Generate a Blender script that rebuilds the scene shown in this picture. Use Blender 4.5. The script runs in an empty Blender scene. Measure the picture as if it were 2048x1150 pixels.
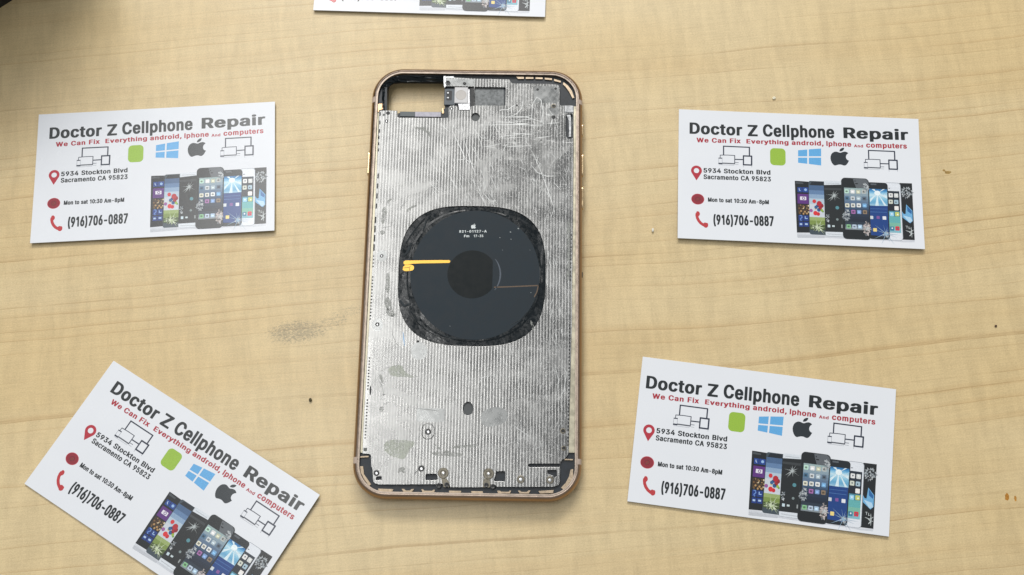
import bpy, bmesh, math, random
from mathutils import Vector, Matrix
from math import pi, sin, cos, radians

scene = bpy.context.scene
col = scene.collection
MM = 0.001
random.seed(7)

# ------------------------------------------------------------------ camera
cam_d = bpy.data.cameras.new("camera")
cam = bpy.data.objects.new("camera", cam_d)
col.objects.link(cam)
R = Matrix(((0.99981, -0.01481, 0.01266), (0.01751, 0.96790, -0.25074), (-0.00854, 0.25091, 0.96797)))
cam.matrix_world = Matrix.Translation(Vector((19.272, -105.051, 393.531)) * MM) @ R.to_4x4()
cam_d.sensor_width = 36.0
cam_d.lens = 39.742
cam_d.clip_start = 0.01
cam_d.clip_end = 20.0
scene.camera = cam

# ------------------------------------------------------------------ room light
world = bpy.data.worlds.new("World")
scene.world = world
world.use_nodes = True
bg = world.node_tree.nodes["Background"]
bg.inputs[0].default_value = (0.93, 0.97, 1.0, 1)
bg.inputs[1].default_value = 0.40


def area(name, loc, sx, sy, power, color, target=None):
    l = bpy.data.lights.new(name, "AREA")
    l.shape = "RECTANGLE"
    l.size, l.size_y = sx, sy
    l.energy = power
    l.color = color
    o = bpy.data.objects.new(name, l)
    o.location = loc
    if target is not None:
        o.rotation_euler = (Vector(target) - Vector(loc)).to_track_quat("-Z", "Y").to_euler()
    col.objects.link(o)
    return o


area("ceiling_panel", (-0.535, 1.06, 2.0), 0.47, 1.1, 11, (1.0, 0.99, 0.97))
area("ceiling_panel", (-0.34, 0.18, 2.0), 0.20, 0.6, 4.8, (1.0, 0.99, 0.97))
area("ceiling_panel", (-0.10, 2.0, 1.90), 1.5, 0.6, 52, (1.0, 0.98, 0.95), (0, 0.1, 0))

scene.view_settings.view_transform = "Standard"
scene.view_settings.look = "None"
scene.view_settings.exposure = -0.06
scene.view_settings.gamma = 1.0
scene.view_settings.use_curve_mapping = False


# ------------------------------------------------------------------ helpers
def lin(r, g, b):
    f = lambda c: (c / 255 / 12.92) if c / 255 <= 0.04045 else ((c / 255 + 0.055) / 1.055) ** 2.4
    return (f(r), f(g), f(b), 1.0)


class Nodes:
    def __init__(self, name):
        self.m = bpy.data.materials.new(name)
        self.m.use_nodes = True
        self.t = self.m.node_tree
        self.b = self.t.nodes["Principled BSDF"]

    def put(self, sock, v):
        if hasattr(v, "is_output"):
            self.t.links.new(v, sock)
        elif isinstance(v, (tuple, list)) and len(v) == 3 and len(sock.default_value) == 4:
            sock.default_value = (*v, 1)
        else:
            sock.default_value = v

    def set(self, **k):
        for a, v in k.items():
            self.put(self.b.inputs[a.replace("_", " ")], v)
        return self

    def n(self, typ, **k):
        nd = self.t.nodes.new(typ)
        for a, v in k.items():
            setattr(nd, a, v)
        return nd

    def obj(self, rot=0.0, scale=(1, 1, 1)):
        tc = self.n("ShaderNodeTexCoord")
        mp = self.n("ShaderNodeMapping")
        mp.inputs["Rotation"].default_value = (0, 0, rot)
        mp.inputs["Scale"].default_value = (1000 * scale[0], 1000 * scale[1], 1000 * scale[2])
        self.t.links.new(tc.outputs["Object"], mp.inputs["Vector"])
        return mp.outputs[0]

    def sc(self, v, s):
        nd = self.n("ShaderNodeVectorMath", operation="MULTIPLY")
        self.t.links.new(v, nd.inputs[0])
        nd.inputs[1].default_value = s
        return nd.outputs[0]

    def noise(self, v, s=(1, 1, 1), detail=2.0, rough=0.5, off=0.0, dist=0.0):
        nd = self.n("ShaderNodeVectorMath", operation="MULTIPLY_ADD")
        self.t.links.new(v, nd.inputs[0])
        nd.inputs[1].default_value = s
        nd.inputs[2].default_value = (off, off * 1.7, off * 0.6)
        t = self.n("ShaderNodeTexNoise")
        self.t.links.new(nd.outputs[0], t.inputs["Vector"])
        t.inputs["Scale"].default_value = 1.0
        t.inputs["Detail"].default_value = detail
        t.inputs["Roughness"].default_value = rough
        t.inputs["Distortion"].default_value = dist
        return t.outputs["Fac"]

    def math(self, op, a, b=0.0, c=0.0, clamp=False):
        nd = self.n("ShaderNodeMath", operation=op, use_clamp=clamp)
        for i, v in enumerate((a, b, c)):
            self.put(nd.inputs[i], v)
        return nd.outputs[0]

    def ramp(self, v, lo, hi, a=0.0, b=1.0, smooth=True):
        nd = self.n("ShaderNodeMapRange", interpolation_type="SMOOTHSTEP" if smooth else "LINEAR")
        self.put(nd.inputs[0], v)
        for i, q in enumerate((lo, hi, a, b)):
            nd.inputs[i + 1].default_value = q
        return nd.outputs[0]

    def mix(self, f, a, b, blend="MIX"):
        nd = self.n("ShaderNodeMix", data_type="RGBA", blend_type=blend)
        self.put(nd.inputs[0], f)
        self.put(nd.inputs[6], a)
        self.put(nd.inputs[7], b)
        return nd.outputs[2]

    def bump(self, h, strength=0.5, dist=0.1):
        nd = self.n("ShaderNodeBump")
        nd.inputs["Strength"].default_value = strength
        nd.inputs["Distance"].default_value = dist * MM
        self.t.links.new(h, nd.inputs["Height"])
        self.t.links.new(nd.outputs[0], self.b.inputs["Normal"])

    def sep(self, v):
        nd = self.n("ShaderNodeSeparateXYZ")
        self.t.links.new(v, nd.inputs[0])
        return nd.outputs

    def comb(self, x, y, z=0.0):
        nd = self.n("ShaderNodeCombineXYZ")
        for i, v in enumerate((x, y, z)):
            self.put(nd.inputs[i], v)
        return nd.outputs[0]


def simple(name, color, rough=0.5, metal=0.0, var=0.15, scale=0.6, bump=0.0, spec=0.5, bscale=2.0, coat=0.0):
    """plain material with a little procedural variation in tone and gloss"""
    N = Nodes(name)
    v = N.obj()
    f = N.noise(v, (scale, scale, scale), 4, 0.6)
    c0 = tuple(max(0, c * (1 - var)) for c in color[:3])
    c1 = tuple(min(1, c * (1 + var)) for c in color[:3])
    N.set(Base_Color=N.mix(N.ramp(f, 0.3, 0.7), c0, c1), Metallic=metal,
          Roughness=N.ramp(f, 0.25, 0.75, max(0.02, rough - 0.07), min(1, rough + 0.07)),
          Specular_IOR_Level=spec, Coat_Weight=coat)
    if bump:
        N.bump(N.noise(v, (bscale, bscale, bscale), 3, 0.6), bump, 0.1)
    return N.m


def link(name, me, mats, parent=None, loc=None):
    o = bpy.data.objects.new(name, me)
    col.objects.link(o)
    for m in mats if isinstance(mats, (list, tuple)) else [mats]:
        me.materials.append(m)
    if parent:
        o.parent = parent
    if loc:
        o.location = [c * MM for c in loc]
    return o


def tag(o, label, cat, group=None):
    o["label"] = label
    o["category"] = cat
    if group:
        o["group"] = group


class MB:
    """collects vertices (in mm) and faces with a material index and an ink colour"""

    def __init__(self):
        self.v, self.f, self.mi, self.c = [], [], [], []

    def add(self, vs, fs, mi=0, color=None):
        k = len(self.v)
        self.v += [tuple(p) for p in vs]
        for q in fs:
            self.f.append([i + k for i in q])
            self.mi.append(mi)
            self.c.append(color or (0.5, 0.5, 0.5, 1))

    def mesh(self, name, smooth=False, ink=False):
        me = bpy.data.meshes.new(name)
        me.from_pydata([(x * MM, y * MM, z * MM) for x, y, z in self.v], [], self.f)
        me.polygons.foreach_set("material_index", self.mi)
        if smooth:
            me.polygons.foreach_set("use_smooth", [True] * len(self.f))
        if ink:
            a = me.color_attributes.new("ink", "FLOAT_COLOR", "CORNER")
            data = []
            for q, c in zip(self.f, self.c):
                data += list(c) * len(q)
            a.data.foreach_set("color", data)
        me.update()
        return me

    def lathe(self, cx, cy, prof, n=20, mis=None, squash=1.0):
        """prof: (radius, z) from outside in; last ring is capped"""
        k = []
        for r, z in prof:
            k.append([(cx + r * cos(2 * pi * i / n), cy + squash * r * sin(2 * pi * i / n), z) for i in range(n)])
        for j in range(len(prof) - 1):
            self.add(k[j] + k[j + 1], [(i, (i + 1) % n, n + (i + 1) % n, n + i) for i in range(n)], mis[j] if mis else 0)
        self.add(k[-1], [list(range(n))], mis[-1] if mis else 0)

    def box(self, x0, x1, y0, y1, z0, z1, mi=0, bev=0.0):
        b = bev
        if b:
            lo = [(x0, y0, z0), (x1, y0, z0), (x1, y1, z0), (x0, y1, z0)]
            md = [(x0, y0, z1 - b), (x1, y0, z1 - b), (x1, y1, z1 - b), (x0, y1, z1 - b)]
            hi = [(x0 + b, y0 + b, z1), (x1 - b, y0 + b, z1), (x1 - b, y1 - b, z1), (x0 + b, y1 - b, z1)]
            fs = [(3, 2, 1, 0), (8, 9, 10, 11)]
            for r in (0, 4):
                fs += [(r + i, r + (i + 1) % 4, r + 4 + (i + 1) % 4, r + 4 + i) for i in range(4)]
            self.add(lo + md + hi, fs, mi)
        else:
            vs = [(x, y, z) for z in (z0, z1) for x, y in ((x0, y0), (x1, y0), (x1, y1), (x0, y1))]
            self.add(vs, [(3, 2, 1, 0), (4, 5, 6, 7)] + [(i, (i + 1) % 4, 4 + (i + 1) % 4, 4 + i) for i in range(4)], mi)

    def ribbon(self, pts, w, z, mi=0, taper=True, color=None):
        n = len(pts)
        L, Rr = [], []
        for i, (x, y) in enumerate(pts):
            a = pts[max(0, i - 1)]
            b = pts[min(n - 1, i + 1)]
            dx, dy = b[0] - a[0], b[1] - a[1]
            d = math.hypot(dx, dy) or 1
            ww = w * 0.5 * ((0.35 + 0.65 * sin(pi * i / (n - 1))) if taper and n > 2 else 1)
            L.append((x - dy / d * ww, y + dx / d * ww, z))
            Rr.append((x + dy / d * ww, y - dx / d * ww, z))
        self.add(L + Rr, [(n + i, n + i + 1, i + 1, i) for i in range(n - 1)], mi, color)


def fill(polys, z0=0.0, z1=None, bevel=0.0):
    """flat area bounded by closed outlines (holes are outlines inside); returns verts, faces in mm"""
    cu = bpy.data.curves.new("tmp", "CURVE")
    cu.dimensions = "2D"
    cu.fill_mode = "BOTH"
    for p in polys:
        s = cu.splines.new("POLY")
        s.points.add(len(p) - 1)
        for q, (x, y) in zip(s.points, p):
            q.co = (x, y, 0, 1)
        s.use_cyclic_u = True
    if z1 is not None:
        cu.extrude = (z1 - z0) / 2 - bevel
        cu.bevel_depth = bevel
        cu.bevel_resolution = 1
        cu.offset = -bevel
    return from_curve(cu, (z0 + z1) / 2 if z1 is not None else z0)


def from_curve(cu, dz):
    o = bpy.data.objects.new("tmp", cu)
    col.objects.link(o)
    dg = bpy.context.evaluated_depsgraph_get()
    me = bpy.data.meshes.new_from_object(o.evaluated_get(dg))
    vs = [(v.co.x, v.co.y, v.co.z + dz) for v in me.vertices]
    fs = [list(p.vertices) for p in me.polygons]
    bpy.data.objects.remove(o)
    bpy.data.meshes.remove(me)
    bpy.data.curves.remove(cu)
    return vs, fs


def inside(pt, poly):
    x, y = pt
    r = False
    for i in range(len(poly)):
        (xa, ya), (xb, yb) = poly[i - 1], poly[i]
        if (ya > y) != (yb > y) and x < (xb - xa) * (y - ya) / (yb - ya) + xa:
            r = not r
    return r


# heavy grotesque letter outlines: advance, then closed outlines ("/" parts holes or dots)
GLYPHS = {
    '(': (273, "242,-12 231,12 203,104 198,144 195,148 194,180 191,184 190,228 194,236 195,272 198,276 199,296 202,300 203,320 210,340 211,356 247,468 274,524 274,544 264,554 252,558 156,558 144,554 135,544 111,500 110,492 99,472 67,368 58,308 55,304 54,280 50,272 50,144 54,136 55,112 71,44 87,-4 135,-104 144,-113 160,-118 248,-118 264,-113 272,-106 274,-84"),
    ')': (273, "46,24 26,-28 -1,-84 -1,-104 8,-113 24,-118 112,-118 128,-113 138,-104 151,-76 158,-68 159,-60 186,-4 206,56 215,108 218,112 219,136 222,140 222,272 219,280 214,332 198,400 174,472 146,532 130,552 116,558 20,558 8,554 -1,544 -1,524 18,488 19,480 34,448 58,372 63,340 70,320 71,300 78,272 79,236 82,228 82,184 79,176 78,144 75,140 62,72"),
    ',': (188, "2,-128 20,-137 100,-138 116,-133 126,-124 135,-84 150,-40 155,-12 162,4 167,32 174,48 174,76 164,86 148,90 52,90 36,86 27,76 18,12 15,8 14,-16 11,-20 10,-40 3,-68 2,-92 -1,-96 -1,-124"),
    '-': (453, "132,166 352,166 368,171 378,180 378,248 368,258 352,262 100,262 84,258 75,248 75,180 84,171 96,167"),
    '0': (453, "154,200 150,208 150,296 163,360 184,406 208,430 228,438 256,422 270,404 286,372 298,328 299,308 302,300 302,208 294,160 286,136 270,104 258,88 224,71 196,87 183,104 163,148 155,180/40,430 23,388 15,356 14,336 11,332 10,296 6,284 6,224 10,212 11,176 14,172 15,152 23,120 31,96 55,52 86,16 116,-5 172,-25 280,-25 320,-13 344,-1 384,34 406,64 430,120 438,152 439,172 442,176 442,212 446,224 446,284 442,296 442,332 426,400 398,456 350,504 328,518 276,534 180,534 136,522 104,506 60,462"),
    '1': (380, "46,424 47,352 56,343 72,338 108,339 120,343 160,374 170,376 171,-8 180,-17 196,-22 288,-22 304,-17 314,-4 314,516 304,526 288,530 184,530 168,526 54,444 47,436"),
    '2': (453, "271,336 254,304 212,254 31,64 23,52 22,-4 32,-17 48,-22 404,-22 420,-17 430,-8 430,64 420,74 404,78 220,80 292,154 296,162 364,234 402,288 418,328 419,348 422,356 422,388 414,428 394,464 358,500 320,522 272,534 172,534 120,518 90,500 56,466 47,452 35,428 27,400 27,356 36,347 52,342 140,342 156,347 166,356 171,388 183,412 200,430 216,438 224,438 248,430 268,410 274,400 278,388 278,356"),
    '3': (453, "142,144 124,150 28,150 12,146 2,132 7,96 15,72 28,50 66,12 80,3 104,-9 140,-21 164,-26 272,-26 296,-21 340,-5 360,7 378,20 410,56 422,76 430,100 431,124 434,132 434,164 422,212 400,246 360,282 328,298 288,308 291,316 316,342 320,350 410,448 410,516 400,526 384,530 56,530 40,526 31,516 31,444 40,435 56,430 222,428 212,414 119,308 119,240 128,231 140,227 216,226 244,218 256,210 274,192 282,176 290,144 286,124 278,104 256,83 240,75 212,71 180,83 160,102 151,124 150,136"),
    '4': (453, "440,90 454,100 454,168 444,178 432,182 383,184 382,324 372,334 356,338 255,336 342,484 350,500 350,516 340,526 324,530 232,530 216,526 203,512 194,492 7,180 -2,160 -1,100 8,91 24,86 240,86 243,-8 252,-17 268,-22 356,-22 372,-17 382,-8 383,84 432,87/242,216 240,183 164,184 240,314"),
    '5': (453, "164,234 204,254 228,254 246,244 270,220 282,196 286,176 286,144 282,128 270,104 250,84 236,75 220,70 192,83 176,98 167,116 162,136 152,146 136,150 44,150 28,146 18,132 27,80 47,44 74,16 92,3 124,-13 164,-25 272,-26 316,-13 348,3 392,42 406,60 418,84 430,128 430,196 426,220 418,244 394,284 348,326 304,346 264,354 180,352 182,360 183,388 186,392 187,424 192,430 380,430 396,435 406,448 406,516 398,524 380,530 80,530 64,526 56,518 27,248 40,235 52,231 80,230 84,227 144,226"),
    '6': (453, "426,200 418,232 410,248 392,274 372,294 356,306 324,322 300,330 248,336 362,500 362,516 352,526 340,530 232,530 220,526 211,516 75,316 39,248 27,208 26,188 22,180 22,140 26,132 27,112 35,84 55,48 94,8 108,-1 132,-13 172,-25 280,-25 320,-13 356,7 396,46 406,60 426,108 427,136 430,144/194,228 216,242 236,242 244,238 262,224 278,200 286,176 286,140 282,124 270,100 248,79 232,71 220,71 204,79 186,96 167,136 167,180 179,208"),
    '7': (453, "154,200 59,12 59,-8 68,-17 84,-22 180,-22 196,-17 204,-10 423,428 430,436 430,512 422,524 404,530 48,530 32,526 24,518 22,448 32,435 48,430 270,428"),
    '8': (453, "412,226 400,242 372,268 398,296 418,336 422,360 422,400 418,424 396,466 366,496 340,514 280,534 172,534 120,518 104,510 90,500 51,460 35,428 31,412 31,348 35,332 51,300 82,268 44,234 23,200 11,152 10,120 14,112 15,92 31,56 48,34 80,7 112,-9 172,-26 284,-25 340,-9 364,3 378,12 418,52 434,80 438,96 439,116 442,124 438,176 426,208/294,152 294,120 282,96 260,79 236,71 212,71 184,83 167,100 155,132 159,160 172,186 184,198 220,214 244,210 272,194 286,176/244,318 232,311 220,311 196,323 183,340 175,360 175,392 187,416 208,434 220,438 244,434 258,424 266,416 278,388 278,364 274,352 264,334"),
    '9': (453, "196,422 220,438 232,438 248,430 268,410 282,384 286,364 286,336 278,308 264,286 236,267 216,267 196,279 187,288 171,316 166,336 167,372 183,408/178,136 106,28 95,16 91,8 91,-8 100,-17 116,-22 216,-22 232,-17 242,-8 283,56 294,68 343,144 362,168 367,180 394,220 418,272 430,332 430,364 427,368 426,396 422,412 410,440 392,466 362,496 328,518 272,534 176,534 132,522 96,502 52,458 31,416 22,372 22,328 26,320 27,300 47,252 82,212 108,195 152,179 200,174 202,168"),
    ':': (188, "62,104 40,98 16,74 11,64 11,20 19,4 36,-13 68,-25 124,-25 152,-13 174,8 182,28 182,52 178,68 170,80 148,98 128,106/176,286 182,304 182,324 174,348 148,374 124,382 68,382 52,378 34,368 11,340 10,296 15,284 36,263 64,251 124,251 148,259"),
    'A': (480, "159,512 106,360 99,348 90,316 83,304 74,272 67,260 58,228 51,216 42,184 35,172 26,140 19,128 10,96 3,84 -6,52 -13,40 -21,16 -21,-8 -12,-17 4,-22 100,-22 116,-17 126,-8 167,116 172,122 304,122 310,120 351,0 364,-17 380,-22 476,-22 492,-17 502,-8 502,12 491,36 482,68 475,80 466,112 447,156 438,188 431,200 422,232 403,276 394,308 375,352 366,384 359,396 350,428 343,440 318,512 304,526 288,530 184,530 172,526/223,276 235,308 242,312 272,220 207,220"),
    'B': (456, "228,306 167,308 168,430 252,430 270,420 290,396 294,384 294,356 282,332 256,311/388,267 390,272 412,290 430,316 438,344 438,396 430,432 418,456 376,498 356,510 320,522 304,526 272,527 264,530 44,530 28,526 18,512 19,-8 28,-17 44,-22 280,-22 288,-18 316,-18 336,-13 372,-1 400,15 432,46 450,76 458,108 458,160 454,184 442,212 432,226/300,178 314,148 314,128 310,112 292,91 260,78 167,80 168,210 252,210 280,198 292,190"),
    'C': (510, "476,326 504,331 514,340 514,356 498,408 472,450 438,484 400,510 344,530 320,534 216,534 152,518 108,494 64,454 35,412 15,368 7,340 6,320 3,316 -2,244 2,232 3,188 19,128 39,88 60,58 108,15 152,-9 212,-26 320,-26 344,-21 392,-5 434,20 474,60 502,108 510,132 510,164 500,174 488,178 388,178 376,174 367,164 354,128 324,95 304,83 280,75 256,75 240,79 204,99 188,114 175,132 159,164 151,188 146,232 142,240 143,272 146,276 151,320 175,376 188,394 216,418 240,430 260,434 280,434 304,426 326,412 354,380 366,352 367,340 376,331 392,326"),
    'D': (502, "296,-14 312,-13 360,3 408,31 450,72 462,88 482,128 498,188 499,216 502,224 502,284 499,292 494,344 474,400 452,434 404,482 372,502 316,522 292,526 256,527 248,530 44,530 28,526 18,512 19,-8 28,-17 44,-22 252,-22 260,-18 292,-17/300,106 268,87 236,79 167,80 168,430 236,430 268,422 292,410 314,392 342,348 358,284 358,228 355,220 354,200 334,144"),
    'E': (419, "228,306 167,308 167,428 384,430 400,435 410,448 408,518 400,526 384,530 44,530 28,526 19,516 18,-4 28,-17 44,-22 388,-22 404,-17 414,-8 414,64 404,74 388,78 167,80 168,210 368,210 384,215 394,224 394,292 384,302 368,306"),
    'F': (410, "348,430 388,431 400,435 410,444 410,516 400,526 388,530 44,530 28,526 19,516 18,-4 28,-17 44,-22 140,-22 156,-17 166,-8 168,202 360,202 376,207 386,216 386,284 376,294 360,298 167,300 168,430"),
    'H': (517, "498,92 498,512 490,524 472,530 376,530 360,526 351,516 350,316 350,312 344,310 168,311 166,516 156,526 140,530 40,530 28,526 20,518 18,-4 26,-16 44,-22 140,-22 156,-17 166,-8 168,210 350,208 350,-4 360,-17 376,-22 472,-22 488,-17 498,-4"),
    'I': (175, "158,512 148,526 132,530 40,530 28,526 19,516 18,-4 26,-16 40,-21 136,-21 148,-17 158,-8"),
    'M': (628, "426,488 387,392 374,352 367,340 362,320 347,288 342,268 327,236 322,216 318,208 312,207 192,514 180,526 164,530 44,530 28,526 19,516 18,-4 28,-17 44,-22 136,-22 152,-17 162,-8 164,198 243,-4 256,-17 272,-22 356,-22 372,-17 380,-10 460,194 463,-8 472,-17 488,-22 584,-21 596,-17 606,-8 606,516 596,526 580,530 456,530 444,526 435,516"),
    'R': (449, "200,274 167,276 167,428 244,430 260,426 278,416 290,404 298,388 306,352 298,316 288,298 268,283 236,275/450,352 446,400 434,436 420,458 390,488 356,510 304,526 268,527 260,530 44,530 26,524 18,512 20,-10 28,-17 44,-22 140,-22 158,-16 166,-4 167,176 208,178 214,176 226,156 307,0 324,-17 340,-22 440,-22 458,-16 466,-8 466,12 364,200 390,216 420,246 430,260 446,304"),
    'S': (447, "142,144 132,154 120,158 24,158 8,154 -2,140 -2,116 3,96 11,72 24,50 68,7 108,-13 132,-21 180,-30 268,-30 312,-21 348,-9 384,11 420,46 430,60 442,84 446,100 446,172 442,192 420,226 380,262 340,282 264,306 236,311 192,327 167,344 155,372 159,392 167,408 178,420 192,430 224,438 248,434 276,418 294,388 295,376 308,363 324,358 416,358 432,363 442,372 442,384 439,392 438,412 430,436 416,458 378,496 364,506 340,518 284,534 168,534 112,518 88,506 50,472 27,444 19,428 14,396 11,392 10,356 19,320 36,290 62,264 88,247 160,219 172,218 188,211 216,206 252,194 284,178 302,156 306,136 302,120 292,102 276,87 252,75 232,70 196,75 170,88 159,100 147,124 146,140"),
    'W': (686, "551,472 542,428 535,412 510,304 503,288 492,244 479,284 442,436 435,452 422,512 408,526 392,530 292,530 276,526 263,508 254,464 247,448 198,252 192,248 122,516 112,526 96,530 -4,530 -16,526 -24,518 -25,500 -18,484 -13,456 6,396 23,324 30,308 35,280 54,220 59,192 66,176 83,104 102,44 107,16 115,-8 122,-16 140,-22 244,-22 260,-17 268,-10 274,0 279,28 286,44 291,72 298,88 307,132 314,148 339,248 344,254 416,-10 424,-17 440,-22 544,-22 560,-17 568,-10 574,0 579,28 586,44 591,72 598,88 627,204 646,264 651,292 658,308 683,408 690,424 695,452 702,468 710,512 700,526 688,530 584,530 572,526 563,516"),
    'Z': (438, "320,282 438,456 438,516 428,526 412,530 24,530 6,524 -1,516 -2,448 8,435 24,430 258,428 3,56 4,-10 12,-17 28,-22 412,-22 430,-16 438,-8 438,60 428,74 412,78 180,80"),
    'a': (389, "378,104 378,260 375,268 374,296 370,312 358,336 344,354 316,378 292,390 252,402 136,402 92,390 68,378 38,356 15,328 3,304 3,284 20,271 72,255 116,254 132,259 142,268 147,280 162,296 192,310 218,300 230,284 234,272 234,252 224,247 136,238 132,235 84,226 52,214 32,202 11,180 -5,152 -9,136 -9,76 -5,60 7,36 48,-5 100,-25 120,-26 128,-30 196,-29 200,-26 220,-25 240,-18 256,-18 264,-22 356,-21 368,-17 378,-8/232,122 230,112 216,90 204,79 180,67 164,67 148,75 139,84 132,104 135,120 146,132 176,146 232,154"),
    'c': (396, "142,144 136,188 139,220 147,248 163,280 180,298 196,306 220,306 244,290 263,256 272,247 288,242 332,243 388,259 398,268 398,296 382,328 340,370 304,390 280,398 260,402 148,402 112,390 80,374 44,342 27,320 7,280 -1,252 -2,232 -5,228 -5,144 -2,140 3,108 15,76 40,38 66,12 92,-5 148,-25 168,-26 176,-30 236,-30 244,-26 268,-25 304,-13 336,3 380,46 398,76 402,88 402,108 392,118 324,138 284,138 272,134 263,124 262,116 250,92 238,80 208,68 192,71 164,94 151,116"),
    'd': (424, "142,144 136,188 138,196 139,224 147,252 159,276 184,302 192,306 216,306 226,300 250,276 270,220 270,160 258,116 244,94 224,75 216,71 192,71 182,76 163,96 151,116/126,396 104,390 80,378 40,342 27,324 3,272 -6,228 -5,144 -2,140 -1,120 7,92 27,52 68,7 92,-9 136,-25 156,-26 164,-30 224,-30 232,-26 252,-25 280,-14 300,-22 384,-22 400,-17 410,-4 410,516 400,526 384,530 296,530 280,526 270,512 268,396 244,402 144,402"),
    'e': (404, "296,126 274,120 263,108 248,83 228,71 208,67 180,79 164,90 147,120 139,148 384,150 400,155 408,162 410,240 407,244 406,264 394,300 376,330 338,368 300,390 260,402 148,402 92,382 66,364 40,338 27,320 7,280 -1,252 -2,232 -6,224 -6,148 -2,140 -1,120 19,68 36,42 66,12 92,-5 120,-17 148,-25 172,-26 176,-29 248,-29 252,-26 276,-25 312,-13 344,3 388,46 402,72 402,96 388,110 376,114 328,126/204,242 143,244 147,260 160,282 172,294 192,306 216,306 236,294 250,276 262,252 260,243"),
    'g': (425, "143,144 136,192 139,224 147,252 159,276 180,298 192,306 216,306 242,288 266,240 270,220 270,164 262,132 250,108 232,91 216,83 192,83 176,91 164,102/126,396 104,390 80,378 62,364 27,324 7,284 -6,228 -6,152 -2,144 -1,124 11,88 28,58 70,16 92,3 144,-14 244,-14 268,-6 270,-24 258,-52 250,-60 236,-69 204,-77 188,-73 164,-61 132,-26 116,-22 76,-22 64,-26 22,-52 11,-64 11,-80 28,-106 68,-141 92,-153 128,-165 152,-170 260,-170 284,-165 332,-149 354,-136 388,-102 398,-88 410,-52 410,384 400,394 384,398 300,398 280,392 248,402 144,402"),
    'h': (410, "154,428 154,516 144,526 128,530 40,530 24,526 15,516 15,-8 24,-17 40,-22 132,-21 144,-17 154,-8 155,244 159,260 176,290 200,306 212,306 224,302 240,286 254,256 255,-8 264,-17 280,-22 372,-22 388,-17 398,-4 398,260 395,268 394,292 382,328 364,354 346,372 308,394 276,402 180,402 156,396"),
    'i': (167, "154,200 154,384 144,394 128,398 36,398 24,394 15,384 14,-4 24,-17 40,-22 128,-22 144,-17 154,-8/159,512 144,530 120,542 48,542 28,534 7,512 2,500 3,460 22,436 40,427 56,422 112,423 136,431 162,456 166,464 166,496"),
    'k': (381, "154,428 154,516 144,526 128,530 40,530 24,526 15,516 15,-8 24,-17 40,-22 128,-22 146,-16 154,-4 156,114 170,100 244,2 264,-17 280,-22 384,-22 400,-17 410,-8 410,12 251,212 256,226 396,366 398,384 388,394 372,398 268,398 252,394 156,300"),
    'l': (167, "154,428 154,516 144,526 128,530 40,530 24,526 15,516 14,-4 22,-16 36,-21 132,-21 144,-17 154,-8"),
    'm': (610, "154,200 155,256 167,284 192,306 204,306 224,290 234,260 235,-8 244,-17 260,-22 348,-22 364,-17 374,-4 375,252 383,280 392,294 408,306 424,306 442,296 454,268 455,-8 464,-17 480,-22 576,-21 588,-17 598,-8 598,268 595,276 594,304 586,328 572,350 540,382 516,394 476,406 400,406 364,398 320,376 296,394 252,406 180,406 144,394 124,398 40,398 24,394 14,380 15,-8 24,-17 40,-22 132,-21 144,-17 154,-8"),
    'n': (410, "154,200 155,244 159,260 175,288 200,306 216,306 226,300 242,284 254,252 255,-8 264,-17 280,-22 376,-21 388,-17 396,-10 398,264 395,268 394,292 382,328 366,352 350,368 332,382 308,394 276,402 180,402 144,392 124,398 40,398 22,392 14,380 15,-8 24,-17 40,-22 132,-21 144,-17 154,-8"),
    'o': (415, "142,144 136,188 139,220 147,248 163,280 180,298 196,306 220,306 228,302 246,288 262,264 278,212 278,164 275,160 274,144 258,104 248,90 228,75 208,68 192,71 163,96 151,116/296,-14 304,-13 336,3 384,50 406,88 414,112 419,160 422,168 422,212 419,216 418,244 410,276 390,316 380,330 340,370 304,390 264,402 148,402 112,390 80,374 50,348 27,320 7,280 -1,252 -2,232 -6,224 -6,148 3,108 15,76 40,38 66,12 92,-5 132,-21 176,-30 236,-30 244,-26 268,-25"),
    'p': (424, "154,-112 156,-18 172,-25 192,-26 196,-29 256,-30 264,-26 288,-25 312,-17 356,7 384,34 398,52 422,108 430,152 430,224 427,232 426,252 414,292 394,328 362,364 344,378 320,390 284,402 180,402 144,392 124,398 40,398 24,394 15,384 15,-148 24,-157 36,-161 132,-161 144,-157 154,-148/154,200 155,224 163,252 175,276 200,302 208,306 232,306 262,280 274,260 286,220 286,160 278,128 262,96 244,79 232,71 208,71 198,76 175,100 155,156"),
    'r': (259, "274,308 282,320 282,388 272,398 260,402 240,406 192,406 184,403 164,402 144,394 124,398 40,398 24,394 15,384 14,-4 24,-17 40,-22 128,-22 144,-17 154,-8 154,248 159,264 172,286 196,302 256,302"),
    's': (365, "80,126 28,118 4,110 -5,100 -1,68 11,44 24,26 56,-1 80,-13 116,-25 140,-26 148,-30 212,-30 260,-21 284,-13 318,4 354,40 362,52 370,76 370,136 358,164 334,192 308,210 264,226 188,243 160,255 151,268 150,280 155,292 164,302 180,310 192,310 212,298 234,264 248,259 300,259 348,271 362,284 362,308 340,346 300,382 284,390 240,402 128,402 88,390 64,378 46,364 19,332 7,300 7,248 11,232 27,204 60,175 84,163 152,143 200,134 226,112 226,96 220,86 208,75 180,66 154,76 143,88 134,112 124,122 112,126"),
    't': (227, "26,268 26,60 39,28 72,-5 112,-21 132,-22 140,-26 196,-26 240,-17 250,-4 250,28 242,60 232,70 220,74 172,75 167,84 166,300 168,306 220,307 232,311 240,318 242,384 232,394 220,398 167,400 166,476 156,486 140,490 52,490 36,486 27,476 26,400 -12,398 -24,394 -34,380 -33,320 -24,311 -12,307 24,306"),
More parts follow.
